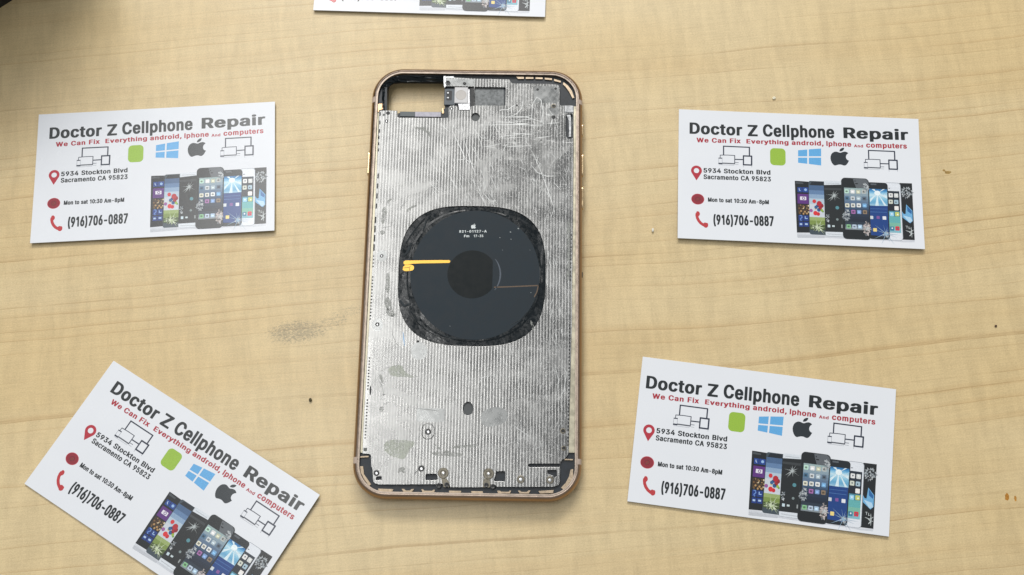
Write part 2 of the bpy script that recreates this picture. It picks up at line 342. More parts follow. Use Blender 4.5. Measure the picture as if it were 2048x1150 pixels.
    'u': (410, "154,200 154,384 144,394 128,398 36,398 24,394 15,384 15,88 27,52 44,26 66,4 96,-13 144,-26 220,-25 260,-14 284,-22 372,-22 388,-17 396,-10 398,380 390,392 372,398 280,398 264,394 255,384 254,132 242,100 222,80 200,72 188,75 171,88 155,124"),
    'v': (389, "92,398 0,398 -12,394 -21,384 -22,368 -2,320 3,300 18,268 23,248 38,216 43,196 58,164 75,112 90,80 95,60 110,28 115,8 124,-10 132,-17 144,-21 240,-22 256,-17 266,-8 274,8 279,28 294,60 311,112 326,144 363,248 410,364 410,384 400,394 384,398 288,398 270,392 263,384 198,200 192,199 126,384 116,394"),
    'x': (379, "8,342 106,200 106,192 82,152 71,140 46,100 -17,12 -17,-8 -10,-16 8,-22 104,-22 120,-17 138,0 188,78 198,68 203,56 243,-4 256,-17 272,-22 372,-22 388,-17 396,-10 398,8 271,188 275,200 390,368 390,384 382,392 364,398 264,398 248,394 239,384 198,320 188,312 142,384 132,394 116,398 12,398 0,394 -10,380 -9,368"),
    'y': (389, "212,-122 226,-104 254,-44 259,-24 294,60 311,112 326,144 363,248 410,364 410,384 400,394 384,398 288,398 270,392 263,384 254,352 247,340 238,308 231,296 198,200 192,199 170,264 163,276 154,308 147,320 134,364 127,376 126,384 118,392 100,398 4,398 -12,394 -21,384 -21,364 -14,352 3,300 18,268 23,248 30,236 35,216 50,184 55,164 62,152 67,132 82,100 87,80 94,68 99,48 118,0 110,-32 98,-56 90,-64 44,-66 32,-70 19,-84 14,-112 7,-128 7,-144 20,-157 48,-165 128,-165 160,-157 184,-145"),
}

GLYPHS_HEAVY = {
    '(': (273, "263,472 286,520 284,550 256,558 152,558 124,550 115,536 87,476 63,404 50,336 47,332 42,284 38,276 38,140 42,132 47,88 59,40 83,-28 123,-108 148,-117 256,-118 276,-113 286,-108 286,-80 251,-4 223,76 214,124 211,128 206,184 202,192 203,228 206,232 207,268 210,272 215,316 231,380 238,396 239,408"),
    ')': (273, "120,558 16,558 -4,554 -13,548 -13,520 6,484 7,476 22,444 46,368 51,336 58,316 59,296 66,268 67,232 70,224 66,148 63,144 50,76 14,-24 -13,-80 -13,-108 12,-117 120,-118 140,-113 150,-108 163,-80 170,-72 171,-64 198,-8 218,52 227,104 230,108 231,132 234,140 234,276 231,284 230,312 227,316 222,356 198,444 191,456 178,496 158,536 148,550"),
    '-': (453, "132,166 360,166 380,171 390,176 390,252 380,258 360,262 92,262 72,258 63,252 63,176 88,167"),
    '0': (453, "8,130 19,92 35,60 56,30 96,-1 132,-17 168,-26 288,-25 332,-13 364,3 382,16 410,48 434,92 450,148 451,168 454,176 455,212 458,220 458,288 455,296 454,332 451,340 450,360 430,424 408,462 370,500 356,510 340,518 284,534 168,534 124,522 82,500 48,466 31,440 15,404 3,360 2,340 -2,332 -2,296 -6,288 -6,220 -2,208 -1,172 2,168 3,148/290,264 290,208 287,204 282,164 274,140 258,108 244,90 236,83 224,79 214,84 195,108 179,140 163,208 162,292 166,300 167,324 179,368 195,400 212,422 224,430 238,424 258,400 278,356 286,324 287,304 290,300"),
    '1': (380, "35,348 60,339 112,338 132,343 152,358 158,356 159,-12 168,-17 188,-22 296,-22 324,-13 326,520 316,526 296,530 176,530 156,526 140,518 35,440"),
    '3': (453, "108,235 136,226 208,226 236,214 260,190 270,172 274,156 274,128 266,108 238,80 228,75 212,74 200,79 183,92 167,116 162,140 152,146 132,150 20,150 -8,142 -9,112 3,68 16,46 48,15 92,-9 152,-25 280,-26 320,-17 352,-5 398,24 430,64 442,96 443,120 446,128 446,164 443,172 442,192 430,224 414,248 398,264 380,278 340,298 304,307 303,312 422,444 422,520 412,526 392,530 48,530 20,522 20,439 48,430 206,428 200,418 107,312"),
    '6': (453, "412,266 394,288 376,302 336,322 308,330 264,336 374,496 374,520 364,526 344,530 228,530 200,522 63,320 27,252 11,188 10,136 19,92 35,56 70,16 88,3 120,-13 164,-25 288,-25 332,-13 364,3 378,12 410,44 430,80 438,104 439,132 442,140 442,176 439,184 438,208 430,236/244,90 228,75 208,87 195,104 179,140 178,172 183,188 200,218 224,238 240,230 250,220 266,196 274,172 274,148 270,128 258,104"),
    '7': (453, "40,430 254,428 47,16 47,-12 72,-21 188,-22 208,-17 218,-12 435,424 442,432 442,520 432,526 412,530 36,530 11,520 10,444 12,439 20,435"),
    '8': (453, "250,416 266,384 266,368 254,340 230,316 224,315 214,320 195,344 187,364 187,388 200,414 224,434 236,430/15,212 3,180 2,160 -2,152 -2,116 2,108 3,88 19,52 36,30 60,11 100,-9 164,-26 292,-25 352,-9 384,7 398,16 428,46 438,60 446,76 454,120 454,156 442,204 414,244 384,268 408,290 418,304 426,320 434,352 434,408 431,412 430,428 418,456 386,492 360,510 344,518 288,534 164,534 108,518 84,506 70,496 39,464 23,432 19,416 18,348 23,328 39,296 70,268 32,238/170,128 167,140 171,156 183,180 204,202 220,210 232,210 254,196 274,172 282,152 282,124 270,100 252,83 228,71 202,80 179,104 171,120"),
    '9': (453, "26,268 35,248 48,230 64,215 88,199 128,183 190,172 94,32 83,20 79,12 79,-12 88,-17 108,-22 224,-22 244,-17 254,-12 355,140 366,152 406,216 422,248 434,280 442,328 442,364 439,372 438,400 434,416 422,444 404,470 364,506 340,518 280,534 168,534 120,522 76,498 44,466 19,420 10,376 10,324 14,316 15,296/248,286 228,271 216,275 191,304 179,336 178,364 183,380 195,404 224,434 230,432 258,404 270,380 274,364 274,336 262,304"),
    ':': (188, "120,-26 148,-21 172,-9 186,4 194,24 194,52 190,72 182,84 152,102 132,106 56,106 18,92 -1,68 -1,16 8,-2 32,-17 60,-25/194,324 186,352 160,374 128,382 56,382 40,378 16,366 3,352 -2,340 -1,288 14,268 40,255 60,250 132,251 168,263 188,282 194,300"),
    'A': (480, "332,510 324,522 296,530 180,530 160,526 147,516 94,364 87,352 78,320 71,308 62,276 55,264 46,232 39,220 30,188 23,176 14,144 7,132 -2,100 -9,88 -18,56 -25,44 -33,20 -32,-13 -4,-22 108,-22 136,-13 179,112 183,120 188,122 294,120 310,84 339,-4 343,-12 352,-17 372,-22 484,-22 504,-17 514,-12 514,16 510,28 503,40 494,72 487,84 478,116 459,160 450,192 443,204 434,236 415,280 406,312 387,356 378,388 371,400 362,432 355,444/258,224 256,219 219,220 236,274 242,272"),
    'H': (517, "484,-21 508,-13 510,-8 510,520 500,526 480,530 368,530 340,522 338,312 184,310 180,311 178,316 178,520 168,526 148,530 36,530 8,522 7,-12 16,-17 36,-22 148,-22 176,-13 179,208 332,210 336,210 338,204 339,-12 348,-17 368,-22"),
    'M': (628, "484,-22 588,-22 608,-17 618,-12 618,520 608,526 588,530 452,530 424,522 402,460 395,448 390,428 375,396 370,376 355,344 350,324 335,292 322,252 318,244 312,243 202,520 172,530 36,530 8,522 7,-12 16,-17 36,-22 144,-22 172,-13 176,134 231,-8 244,-17 264,-22 364,-22 392,-13 448,126 451,-12 460,-17"),
    'a': (389, "108,234 60,222 12,198 -1,184 -17,156 -22,136 -22,76 -17,56 -5,32 26,0 76,-21 120,-30 200,-30 248,-18 256,-22 360,-22 380,-17 390,-12 390,268 387,272 386,300 382,316 370,340 350,364 304,390 256,402 128,402 80,390 48,374 20,354 3,332 -9,308 -8,279 8,271 64,255 128,255 152,263 160,278 182,300 192,306 202,300 218,280 222,256 212,247/180,143 184,146 220,150 222,128 204,94 184,75 168,71 147,96 147,116 168,138"),
    'm': (610, "610,64 610,272 607,280 606,308 594,340 560,378 528,394 480,406 388,406 384,403 352,398 324,386 296,398 260,406 176,406 148,398 32,398 12,394 3,388 4,-13 32,-22 136,-22 156,-17 166,-12 166,248 179,280 196,298 200,298 214,284 222,256 224,-13 252,-22 356,-22 376,-17 386,-12 386,244 395,276 416,302 420,302 430,292 442,264 443,-12 452,-17 472,-22 580,-22 600,-17 610,-12"),
    'n': (410, "242,216 243,-12 252,-17 272,-22 380,-22 400,-17 410,-12 410,264 407,272 406,296 394,332 376,358 352,378 320,394 284,402 172,402 144,394 132,398 32,398 4,390 3,-12 12,-17 32,-22 136,-22 164,-13 166,236 171,256 187,284 198,296 208,302 216,298 230,280 242,252"),
    'o': (415, "34,348 15,324 -9,272 -18,228 -18,144 -9,104 3,72 27,36 46,16 96,-13 140,-25 160,-26 168,-30 244,-30 252,-26 276,-25 316,-13 356,7 396,46 418,84 426,108 431,156 434,164 434,216 431,220 430,248 422,280 394,332 362,364 316,390 272,402 144,402 100,390 60,370/220,295 234,284 250,260 251,252 258,240 266,208 266,172 262,148 246,108 222,80 208,72 198,76 176,98 163,120 151,160 150,212 159,244 176,278 198,300 208,306"),
    'p': (424, "196,94 187,104 179,120 167,160 167,220 175,248 187,272 204,294 216,302 224,302 248,278 262,256 274,216 274,160 266,132 250,100 226,76 216,75/92,398 28,398 3,388 2,-148 4,-153 28,-161 136,-162 164,-153 167,-28 180,-26 192,-30 264,-30 272,-26 296,-25 324,-17 364,3 378,12 410,48 426,80 442,144 442,232 426,296 414,320 394,348 364,374 332,390 288,402 172,402 144,394 132,398"),
    's': (365, "142,144 188,134 202,124 214,108 210,92 188,71 176,71 156,90 144,118 120,126 56,126 36,119 4,114 -17,104 -17,80 -13,64 7,28 24,11 68,-13 108,-25 132,-26 140,-30 220,-30 228,-26 252,-25 296,-13 336,7 364,34 374,48 382,72 382,136 378,152 360,182 328,206 300,218 196,243 178,252 167,264 162,276 168,290 184,306 188,306 202,292 216,267 240,259 308,259 368,275 374,280 374,312 354,348 334,368 296,390 252,402 124,402 76,390 44,374 20,354 3,328 -6,300 -5,244 7,212 16,198 40,179 72,163"),
    't': (227, "254,344 252,390 228,398 179,400 178,480 152,490 44,490 16,482 14,400 -20,398 -45,388 -45,316 -20,307 14,304 15,52 27,24 52,-1 88,-17 132,-26 208,-25 212,-22 252,-17 262,-12 262,32 254,64 228,74 188,75 178,92 179,304 228,307 252,315"),
}


def text_raw(body, bold, space=1.0):
    vs, fs = [], []
    pen = 0.0
    for ch in body:
        if ch == " ":
            pen += 0.26
            continue
        adv, data = (GLYPHS_HEAVY if bold > 0.05 else GLYPHS)[ch]
        loops = [[tuple(int(q) / 1000 for q in p.split(",")) for p in l.split()] for l in data.split("/")]
        v, f = fill(loops, 0.0)
        k = len(vs)
        vs += [(x + pen, y, 0.0) for x, y, _ in v]
        fs += [[i + k for i in q] for q in f]
        pen += adv / 1000 * space + 0.05
    return vs, fs


def text_fit(body, a, b, cap, bold=0.02, space=1.0):
    """lettering whose baseline runs from a to b (mm) with capitals `cap` mm tall"""
    vs, fs = text_raw(body, bold, space)
    hv, _ = text_raw("H", bold)
    hb = min(v[1] for v in hv)
    hh = max(v[1] for v in hv) - hb
    x0 = min(v[0] for v in vs)
    x1 = max(v[0] for v in vs)
    dx, dy = b[0] - a[0], b[1] - a[1]
    L = math.hypot(dx, dy)
    ux, uy = dx / L, dy / L
    out = []
    for x, y, z in vs:
        s = (x - x0) / (x1 - x0) * L
        t = (y - hb) / hh * cap
        out.append((a[0] + s * ux - t * uy, a[1] + s * uy + t * ux, z))
    return out, fs


def ell(cx, cy, rx, ry=None, n=24, rot=0.0):
    ry = rx if ry is None else ry
    o = []
    for i in range(n):
        a = 2 * pi * i / n
        x, y = rx * cos(a), ry * sin(a)
        o.append((cx + x * cos(rot) - y * sin(rot), cy + x * sin(rot) + y * cos(rot)))
    return o


def rrect(x0, y0, x1, y1, r, n=5):
    o = []
    for cx, cy, a0 in ((x1 - r, y1 - r, 0), (x0 + r, y1 - r, 90), (x0 + r, y0 + r, 180), (x1 - r, y0 + r, 270)):
        for i in range(n + 1):
            a = radians(a0 + 90 * i / n)
            o.append((cx + r * cos(a), cy + r * sin(a)))
    return o


def smooth_poly(p, it=2):
    for _ in range(it):
        q = []
        for i in range(len(p)):
            a, b = p[i], p[(i + 1) % len(p)]
            q += [(a[0] * .75 + b[0] * .25, a[1] * .75 + b[1] * .25), (a[0] * .25 + b[0] * .75, a[1] * .25 + b[1] * .75)]
        p = q
    return p


def lerp(a, b, t):
    return (a[0] + (b[0] - a[0]) * t, a[1] + (b[1] - a[1]) * t)


def rc(p):
    """two opposite corners -> x0, y0, x1, y1"""
    (a, b), (c, d) = p
    return min(a, c), min(b, d), max(a, c), max(b, d)


# ------------------------------------------------------------------ table
def table_material():
    N = Nodes("maple_laminate")
    v = N.obj(rot=radians(-6.3))
    s = N.sep(v)
    warp = N.noise(v, (0.0035, 0.009, 1), 2, 0.5, 3.0)
    warp2 = N.noise(v, (0.02, 0.05, 1), 2, 0.5, 8.0)
    y = N.math("ADD", s[1], N.math("MULTIPLY_ADD", warp, 18.0, -9.0))
    y = N.math("ADD", y, N.math("MULTIPLY_ADD", warp2, 2.4, -1.2))
    w = N.comb(s[0], y, 0.0)
    ph = N.math("ADD", N.math("MULTIPLY", y, 1 / 4.6), N.math("MULTIPLY", N.noise(N.comb(0.0, y, 0.0), (1, 0.11, 1), 3, 0.6, 1.0), 2.6))
    t = N.math("FRACT", ph)
    lvl = N.noise(N.comb(N.math("MULTIPLY", s[0], 0.010), N.math("MULTIPLY", N.math("FLOOR", ph), 3.7), 0.0), (1, 1, 1), 2, 0.5, 9.0)
    a1 = N.math("MULTIPLY", N.ramp(t, 0.0, 0.085, 1, 0), N.ramp(t, 0.0, 0.012, 0, 1))
    a1 = N.math("MULTIPLY", a1, N.ramp(lvl, 0.32, 0.62))
    a1 = N.math("MULTIPLY", a1, N.ramp(N.noise(w, (0.10, 0.5, 1), 3, 0.7, 5.0), 0.30, 0.60, 0.25, 1.0))
    a2 = N.math("MULTIPLY", N.ramp(t, 0.0, 0.45, 1, 0), N.ramp(lvl, 0.45, 0.7))
    band = N.noise(w, (0.004, 0.10, 1), 3, 0.6, 31.0)
    fig = N.noise(v, (0.22, 0.045, 1), 3, 0.6, 40.0, 0.6)
    fig2 = N.noise(v, (0.30, 0.07, 1), 2, 0.5, 47.0)
    fib = N.noise(w, (0.10, 1.6, 1), 3, 0.6, 52.0)
    pore = N.noise(w, (0.5, 3.0, 1), 2, 0.6, 75.0)
    spk = N.noise(v, (1.7, 2.3, 1), 4, 0.8, 60.0)
    tint = N.noise(v, (0.008, 0.02, 1), 2, 0.5, 66.0)
    c = N.mix(N.ramp(tint, 0.35, 0.65), lin(208, 184, 137), lin(211, 190, 147))
    c = N.mix(N.math("MULTIPLY", N.ramp(band, 0.46, 0.66), 0.16), c, lin(190, 158, 108))
    k = N.math("ADD", N.ramp(fig, 0.33, 0.67, -0.042, 0.042), N.ramp(fig2, 0.3, 0.7, -0.03, 0.03))
    k = N.math("ADD", k, N.ramp(fib, 0.3, 0.7, -0.035, 0.035))
    k = N.math("ADD", k, N.ramp(spk, 0.3, 0.7, -0.11, 0.11))
    k = N.math("SUBTRACT", k, N.ramp(pore, 0.62, 0.75, 0.0, 0.07))
    k = N.math("ADD", k, 1.0)
    c = N.mix(1.0, c, N.comb(k, k, k), "MULTIPLY")
    c = N.mix(N.math("MULTIPLY", a1, 0.50), c, lin(140, 106, 60))
    c = N.mix(N.math("MULTIPLY", a2, 0.22), c, lin(176, 136, 82))
    # graphite coloured rub mark left of the phone
    so = N.sep(N.obj())

    def blob(px, py, rx, ry, rot):
        dx = N.math("SUBTRACT", so[0], px)
        dy = N.math("SUBTRACT", so[1], py)
        ca, sa = cos(rot), sin(rot)
        u = N.math("DIVIDE", N.math("ADD", N.math("MULTIPLY", dx, ca), N.math("MULTIPLY", dy, sa)), rx)
        t = N.math("DIVIDE", N.math("SUBTRACT", N.math("MULTIPLY", dy, ca), N.math("MULTIPLY", dx, sa)), ry)
        r = N.math("ADD", N.math("MULTIPLY", u, u), N.math("MULTIPLY", t, t))
        return N.ramp(r, 0.0, 1.0, 1, 0)

    sm = [[(-62.61, -20.68), (-50.67, -17.02), (-42.66, -12.68)][i] for i in range(3)]
    m = N.math("MAXIMUM", blob(sm[0][0], sm[0][1], 15.5, 6.2, 0.10), N.math("MAXIMUM", N.math("MULTIPLY", blob(sm[1][0], sm[1][1], 12, 4.4, 0.35), 0.70), N.math("MULTIPLY", blob(sm[2][0], sm[2][1], 10, 3.2, 0.25), 0.62)))
    g = N.noise(v, (1.0, 1.7, 1), 5, 0.9, 70.0, 0.8)
    m = N.math("MULTIPLY", N.ramp(N.math("ADD", N.math("MULTIPLY", m, 0.22), g), 0.64, 0.74), N.ramp(m, 0.02, 0.3), clamp=True)
    c = N.mix(N.math("MULTIPLY", m, 0.50), c, lin(84, 86, 80))
    N.set(Base_Color=c, Roughness=N.ramp(spk, 0.3, 0.7, 0.30, 0.42), Specular_IOR_Level=0.5)
    N.bump(N.math("ADD", N.math("MULTIPLY", spk, 1.0), N.math("MULTIPLY", a1, -0.6)), 0.22, 0.10)
    return N.m


wood = table_material()
mb = MB()
mb.box(-520, 520, -420, 420, -25, 0, 0, 1.0)
stains = [([(184.64, -74.51)][0], 0.9, 1.7, lin(176, 120, 44)), ([(187.49, -74.96)][0], 0.5, 1.3, lin(184, 130, 56)),
          ([(173.83, 43.06)][0], 1.6, 0.7, lin(160, 130, 74)), ([(172.43, 43.83)][0], 0.6, 0.5, lin(160, 128, 72))]
table = link("tabletop", mb.mesh("tabletop"), wood)
table["kind"] = "structure"
stain_mats = [simple("dried_stain", q[3], 0.3, 0, 0.25, 1.5) for q in stains]
mb = MB()
for i, (p, rx, ry, c) in enumerate(stains):
    pts = [(p[0] + rx * cos(a) * random.uniform(.6, 1.1), p[1] + ry * sin(a) * random.uniform(.6, 1.1)) for a in [2 * pi * k / 14 for k in range(14)]]
    mb.add(*fill([smooth_poly(pts, 1)], 0.004), i)
link("stain", mb.mesh("stain"), stain_mats, table)

# ------------------------------------------------------------------ phone housing
PX, PY, PR = 39.05, 79.2, 11.7
phone = bpy.data.objects.new("phone_housing", None)
col.objects.link(phone)
phone.empty_display_size = 0.02
tag(phone, "gutted gold phone housing with scraped bare metal back plate and black coil", "phone housing")


def loop(d, n=14):
    return rrect(-PX + d, -PY + d, PX - d, PY - d, max(0.4, PR - d), n)


gold = simple("gold_anodised_frame", (0.34, 0.222, 0.135), 0.30, 1.0, 0.10, 0.05)
pale_gold = simple("pale_gold_edge", (0.47, 0.375, 0.31), 0.38, 1.0, 0.12, 0.4)
bright_gold = simple("polished_gold", (0.66, 0.50, 0.30), 0.25, 1.0, 0.08, 0.4)
cut_gold = simple("bare_gold_tab", (0.46, 0.37, 0.27), 0.5, 1.0, 0.25, 1.2)
ledge_m = simple("ledge_metal", (0.36, 0.30, 0.25), 0.42, 1.0, 0.25, 0.3)
black_plastic = simple("black_plastic", (0.008, 0.013, 0.019), 0.45, 0, 0.4, 0.5, 0.12)
dark_tape = simple("dark_tape", (0.020, 0.027, 0.035), 0.5, 0, 0.2, 0.6)
band_m = simple("antenna_plastic", (0.50, 0.40, 0.33), 0.5, 0, 0.1)


def glue_material():
    N = Nodes("black_glue")
    v = N.obj()
    n = N.noise(v, (0.20, 0.20, 0.20), 2, 0.5, 2.0, 2.2)
    n2 = N.noise(v, (0.9, 0.9, 0.9), 2, 0.5, 9.0, 0.8)
    N.set(Base_Color=N.mix(N.ramp(n, 0.35, 0.7), (0.005, 0.008, 0.010), (0.010, 0.014, 0.017)), Roughness=N.ramp(n2, 0.3, 0.7, 0.10, 0.34), Specular_IOR_Level=0.28)
    N.bump(N.math("ADD", n, N.math("MULTIPLY", n2, 0.12)), 0.06, 0.9)
    return N.m


glue = glue_material()
PROF = [(2.7, 0.25), (1.3, 0.25), (0.62, 0.7), (0.2, 1.6), (0.03, 2.7), (0.0, 3.75), (0.03, 4.8), (0.2, 5.7), (0.62, 6.6), (1.05, 7.02), (1.3, 7.12)]
PROF2 = [(1.3, 7.12), (1.55, 7.28), (1.66, 7.26), (1.74, 6.92)]
PROF3 = [(1.74, 6.92), (1.96, 6.92), (2.00, 7.08), (2.42, 7.06), (2.48, 6.95), (2.48, 0.25)]
PROF[0] = (2.48, 0.25)


def sweep(b, prof, mi):
    rings = [[(x, y, z) for x, y in loop(d)] for d, z in prof]
    n = len(rings[0])
    for j in range(len(prof) - 1):
        b.add(rings[j] + rings[j + 1], [(i, (i + 1) % n, n + (i + 1) % n, n + i) for i in range(n)], mi)


b = MB()
sweep(b, PROF, 0)
sweep(b, PROF2, 1)
sweep(b, PROF3, 2)
me = b.mesh("frame", smooth=True)
frame = link("frame", me, [gold, pale_gold, ledge_m], phone)
bm = bmesh.new()
bm.from_mesh(me)
bmesh.ops.remove_doubles(bm, verts=bm.verts, dist=1e-6)
bmesh.ops.recalc_face_normals(bm, faces=bm.faces)
for e in bm.edges:
    if len(e.link_faces) == 2 and e.calc_face_angle(0) > 0.6:
        e.smooth = False
bm.to_mesh(me)
bm.free()


def side_band(name, side, y0, y1, m):
    b = MB()
    pr = [(d - 0.03, z) for d, z in PROF[1:]] + [(d, z + 0.03) for d, z in PROF2[1:3]]
    vs = [(side * (PX - d), y, z) for y in (y0, y1) for d, z in pr]
    n = len(pr)
    b.add(vs, [(i, i + 1, n + i + 1, n + i) if side > 0 else (n + i, n + i + 1, i + 1, i) for i in range(n - 1)])
    return link(name, b.mesh(name, True), m, phone)


for side, pts in ((-1, [(-38.52, 67.23), (-38.41, 65.03)]), (1, [(37.33, 67.07), (37.33, 65.28)]), (-1, [(-38.07, -65.30), (-37.96, -67.50)]), (1, [(37.71, -64.72), (37.71, -66.57)])):
    side_band("antenna_band", side, pts[1][1], pts[0][1], band_m)


def side_button(name, side, ya, yb, z, h, out, m):
    b = MB()
    L = abs(ya - yb)
    pts = rrect(min(ya, yb), z - h / 2, max(ya, yb), z + h / 2, min(h, L) / 2 - 0.01, 5)
    n = len(pts)
    xs = (PX - 0.25, PX + out - 0.12, PX + out)
    ins = (0, 0, 0.12)
    yc = (ya + yb) / 2
    rings = [[(side * x, yc + (p - yc) * (1 - k * 2 / L), z + (q - z) * (1 - k * 2 / h)) for p, q in pts] for x, k in zip(xs, ins)]
    for j in range(2):
        b.add(rings[j] + rings[j + 1], [(i, (i + 1) % n, n + (i + 1) % n, n + i) for i in range(n)])
    b.add(rings[2], [list(range(n))])
    me = b.mesh(name)
    bm = bmesh.new()
    bm.from_mesh(me)
    bmesh.ops.remove_doubles(bm, verts=bm.verts, dist=1e-7)
    bmesh.ops.recalc_face_normals(bm, faces=bm.faces)
    bm.to_mesh(me)
    bm.free()
    return link(name, me, m, phone)


q = [(-38.62, 46.69), (-38.15, 37.19), (38.64, 58.56), (38.65, 53.45), (38.66, 46.81), (38.68, 37.91), (38.69, 34.26), (38.71, 25.31), (38.76, 1.97), (38.76, -0.24)]
side_button("power_button", -1, q[0][1], q[1][1], 3.9, 2.6, 0.34, bright_gold)
side_button("mute_switch", 1, q[2][1], q[3][1], 4.1, 2.4, 0.30, bright_gold)
side_button("volume_button", 1, q[4][1], q[5][1], 4.1, 2.6, 0.38, bright_gold)
side_button("volume_button", 1, q[6][1], q[7][1], 4.1, 2.6, 0.38, bright_gold)
side_button("tray_slot", 1, q[8][1], q[9][1], 4.0, 1.2, 0.25, black_plastic)

# black inner tray with the open camera window
b = MB()
cam_hole = [(-33.66, 72.51), (-33.28, 74.53), (-31.83, 75.46), (-28.87, 75.70), (-12.67, 75.72), (-12.20, 75.62), (-11.72, 60.63), (-28.22, 60.40), (-33.13, 60.93)]
tray_outer = loop(2.46)
b.add(*fill([tray_outer, cam_hole], 0.45, 5.75))
link("inner_tray", b.mesh("inner_tray"), black_plastic, phone)
# ragged black glue round the camera window
b = MB()
out = [(-34.92, 61.70), (-35.22, 68.07), (-35.20, 71.68), (-34.36, 73.71), (-32.57, 75.35), (-29.80, 75.89), (-12.49, 76.02)]
inn = [(-33.44, 61.72), (-33.87, 67.09), (-33.75, 70.50), (-32.82, 72.52), (-31.20, 73.75), (-28.42, 74.09), (-12.44, 74.41)]
for i in range(6):
    k = 7
    for s in range(k):
        a0, a1 = lerp(out[i], out[i + 1], s / k), lerp(out[i], out[i + 1], (s + 1) / k)
        c0, c1 = lerp(inn[i], inn[i + 1], s / k), lerp(inn[i], inn[i + 1], (s + 1) / k)
        rows = []
        for t in range(6):
            for (o_, i_, sd) in ((a0, c0, i * k + s), (a1, c1, i * k + s + 1)):
                rnd = random.Random(sd * 31 + t)
                x, y = lerp(o_, i_, t / 5)
                rows.append((x + rnd.uniform(-.12, .12), y + rnd.uniform(-.12, .12), 6.75 - t * 0.32 + rnd.uniform(-.22, .22)))
        for t in range(5):
            b.add([rows[2 * t], rows[2 * t + 1], rows[2 * t + 3], rows[2 * t + 2]], [(0, 1, 2, 3)])
link("camera_window_glue", b.mesh("camera_window_glue"), glue, phone)


# ---- back plate
def plate_material():
    N = Nodes("scraped_aluminium")
    v = N.obj()
    s = N.sep(v)
    wob = N.noise(v, (0.25, 0.06, 1), 2, 0.5, 4.0)
    ph = N.math("MULTIPLY", N.math("ADD", s[0], N.math("MULTIPLY", wob, 0.12)), 2 * pi / 1.07)
    rib = N.math("SINE", ph)
    rib = N.math("ADD", rib, N.math("MULTIPLY", N.math("SINE", N.math("MULTIPLY", ph, 2.0)), 0.25))
    worn = N.ramp(N.noise(v, (0.045, 0.06, 1), 4, 0.6, 11.0, 0.5), 0.28, 0.60)
    rib = N.math("MULTIPLY", rib, N.ramp(s[0], -35.2, -33.6, 0.1, 1.0))
    ribm = N.math("MULTIPLY", rib, N.math("MULTIPLY_ADD", worn, 0.65, 0.35))
    # more scraping towards the right hand side and the upper right
    zone = N.ramp(s[0], -14.0, 24.0)
    z2 = N.math("MULTIPLY", N.ramp(s[0], -6.0, 6.0), N.ramp(s[1], 18.0, 40.0))
    zone = N.math("MAXIMUM", zone, z2)
    st = N.noise(v, (3.2, 0.35, 1), 3, 0.65, 17.0, 0.4)
    st2 = N.noise(v, (0.9, 1.2, 1), 4, 0.7, 23.0, 2.2)
    st3 = N.noise(v, (0.5, 2.4, 1), 3, 0.65, 29.0, 1.0)
    sc = N.math("MULTIPLY", N.ramp(st, 0.56, 0.74), 0.8)
    sc = N.math("MAXIMUM", sc, N.ramp(st2, 0.60, 0.75))
    sc = N.math("MAXIMUM", sc, N.math("MULTIPLY", N.ramp(st3, 0.62, 0.76), 0.7))
    sc = N.math("MULTIPLY", sc, N.math("MULTIPLY_ADD", zone, 0.9, 0.10))
    blot = N.noise(v, (0.10, 0.12, 1), 4, 0.6, 37.0, 0.7)
    fine = N.noise(v, (2.2, 2.2, 1), 3, 0.7, 43.0)
    c = N.mix(N.ramp(blot, 0.35, 0.65), (0.205, 0.205, 0.20), (0.285, 0.285, 0.278))
    c = N.mix(N.math("MULTIPLY", N.ramp(fine, 0.35, 0.7), 0.25), c, (0.26, 0.26, 0.26))
    c = N.mix(N.ramp(rib, -1.1, 0.1, 0.27, 0.0), c, (0.13, 0.13, 0.135))
    c = N.mix(N.math("MULTIPLY", sc, 0.6), c, (0.48, 0.49, 0.49))
    r = N.math("ADD", N.ramp(blot, 0.3, 0.7, 0.23, 0.31), N.math("MULTIPLY", sc, 0.20))
    N.set(Base_Color=c, Metallic=1.0, Roughness=r)
    h = N.math("MULTIPLY", ribm, 0.16)
    h = N.math("ADD", h, N.math("MULTIPLY", sc, 0.28))
    h = N.math("ADD", h, N.math("MULTIPLY", fine, 0.10))
    h = N.math("ADD", h, N.math("MULTIPLY", blot, 0.38))
    N.bump(h, 0.55, 0.10)
    return N.m


plate_m = plate_material()
smooth_metal = simple("smooth_steel", (0.62, 0.63, 0.64), 0.34, 1.0, 0.10, 0.5, 0.05)
bright_steel = simple("bright_steel", (0.50, 0.505, 0.51), 0.28, 1.0, 0.10, 0.5)
scratch_m = simple("bright_scratch", (0.50, 0.51, 0.505), 0.5, 1.0, 0.05, 1.0)
dark_pit = simple("dark_pit", (0.012, 0.013, 0.014), 0.5, 0.0, 0.3, 1.0)
grey_resin = simple("grey_resin", (0.10, 0.105, 0.10), 0.42, 0.0, 0.2, 1.0)

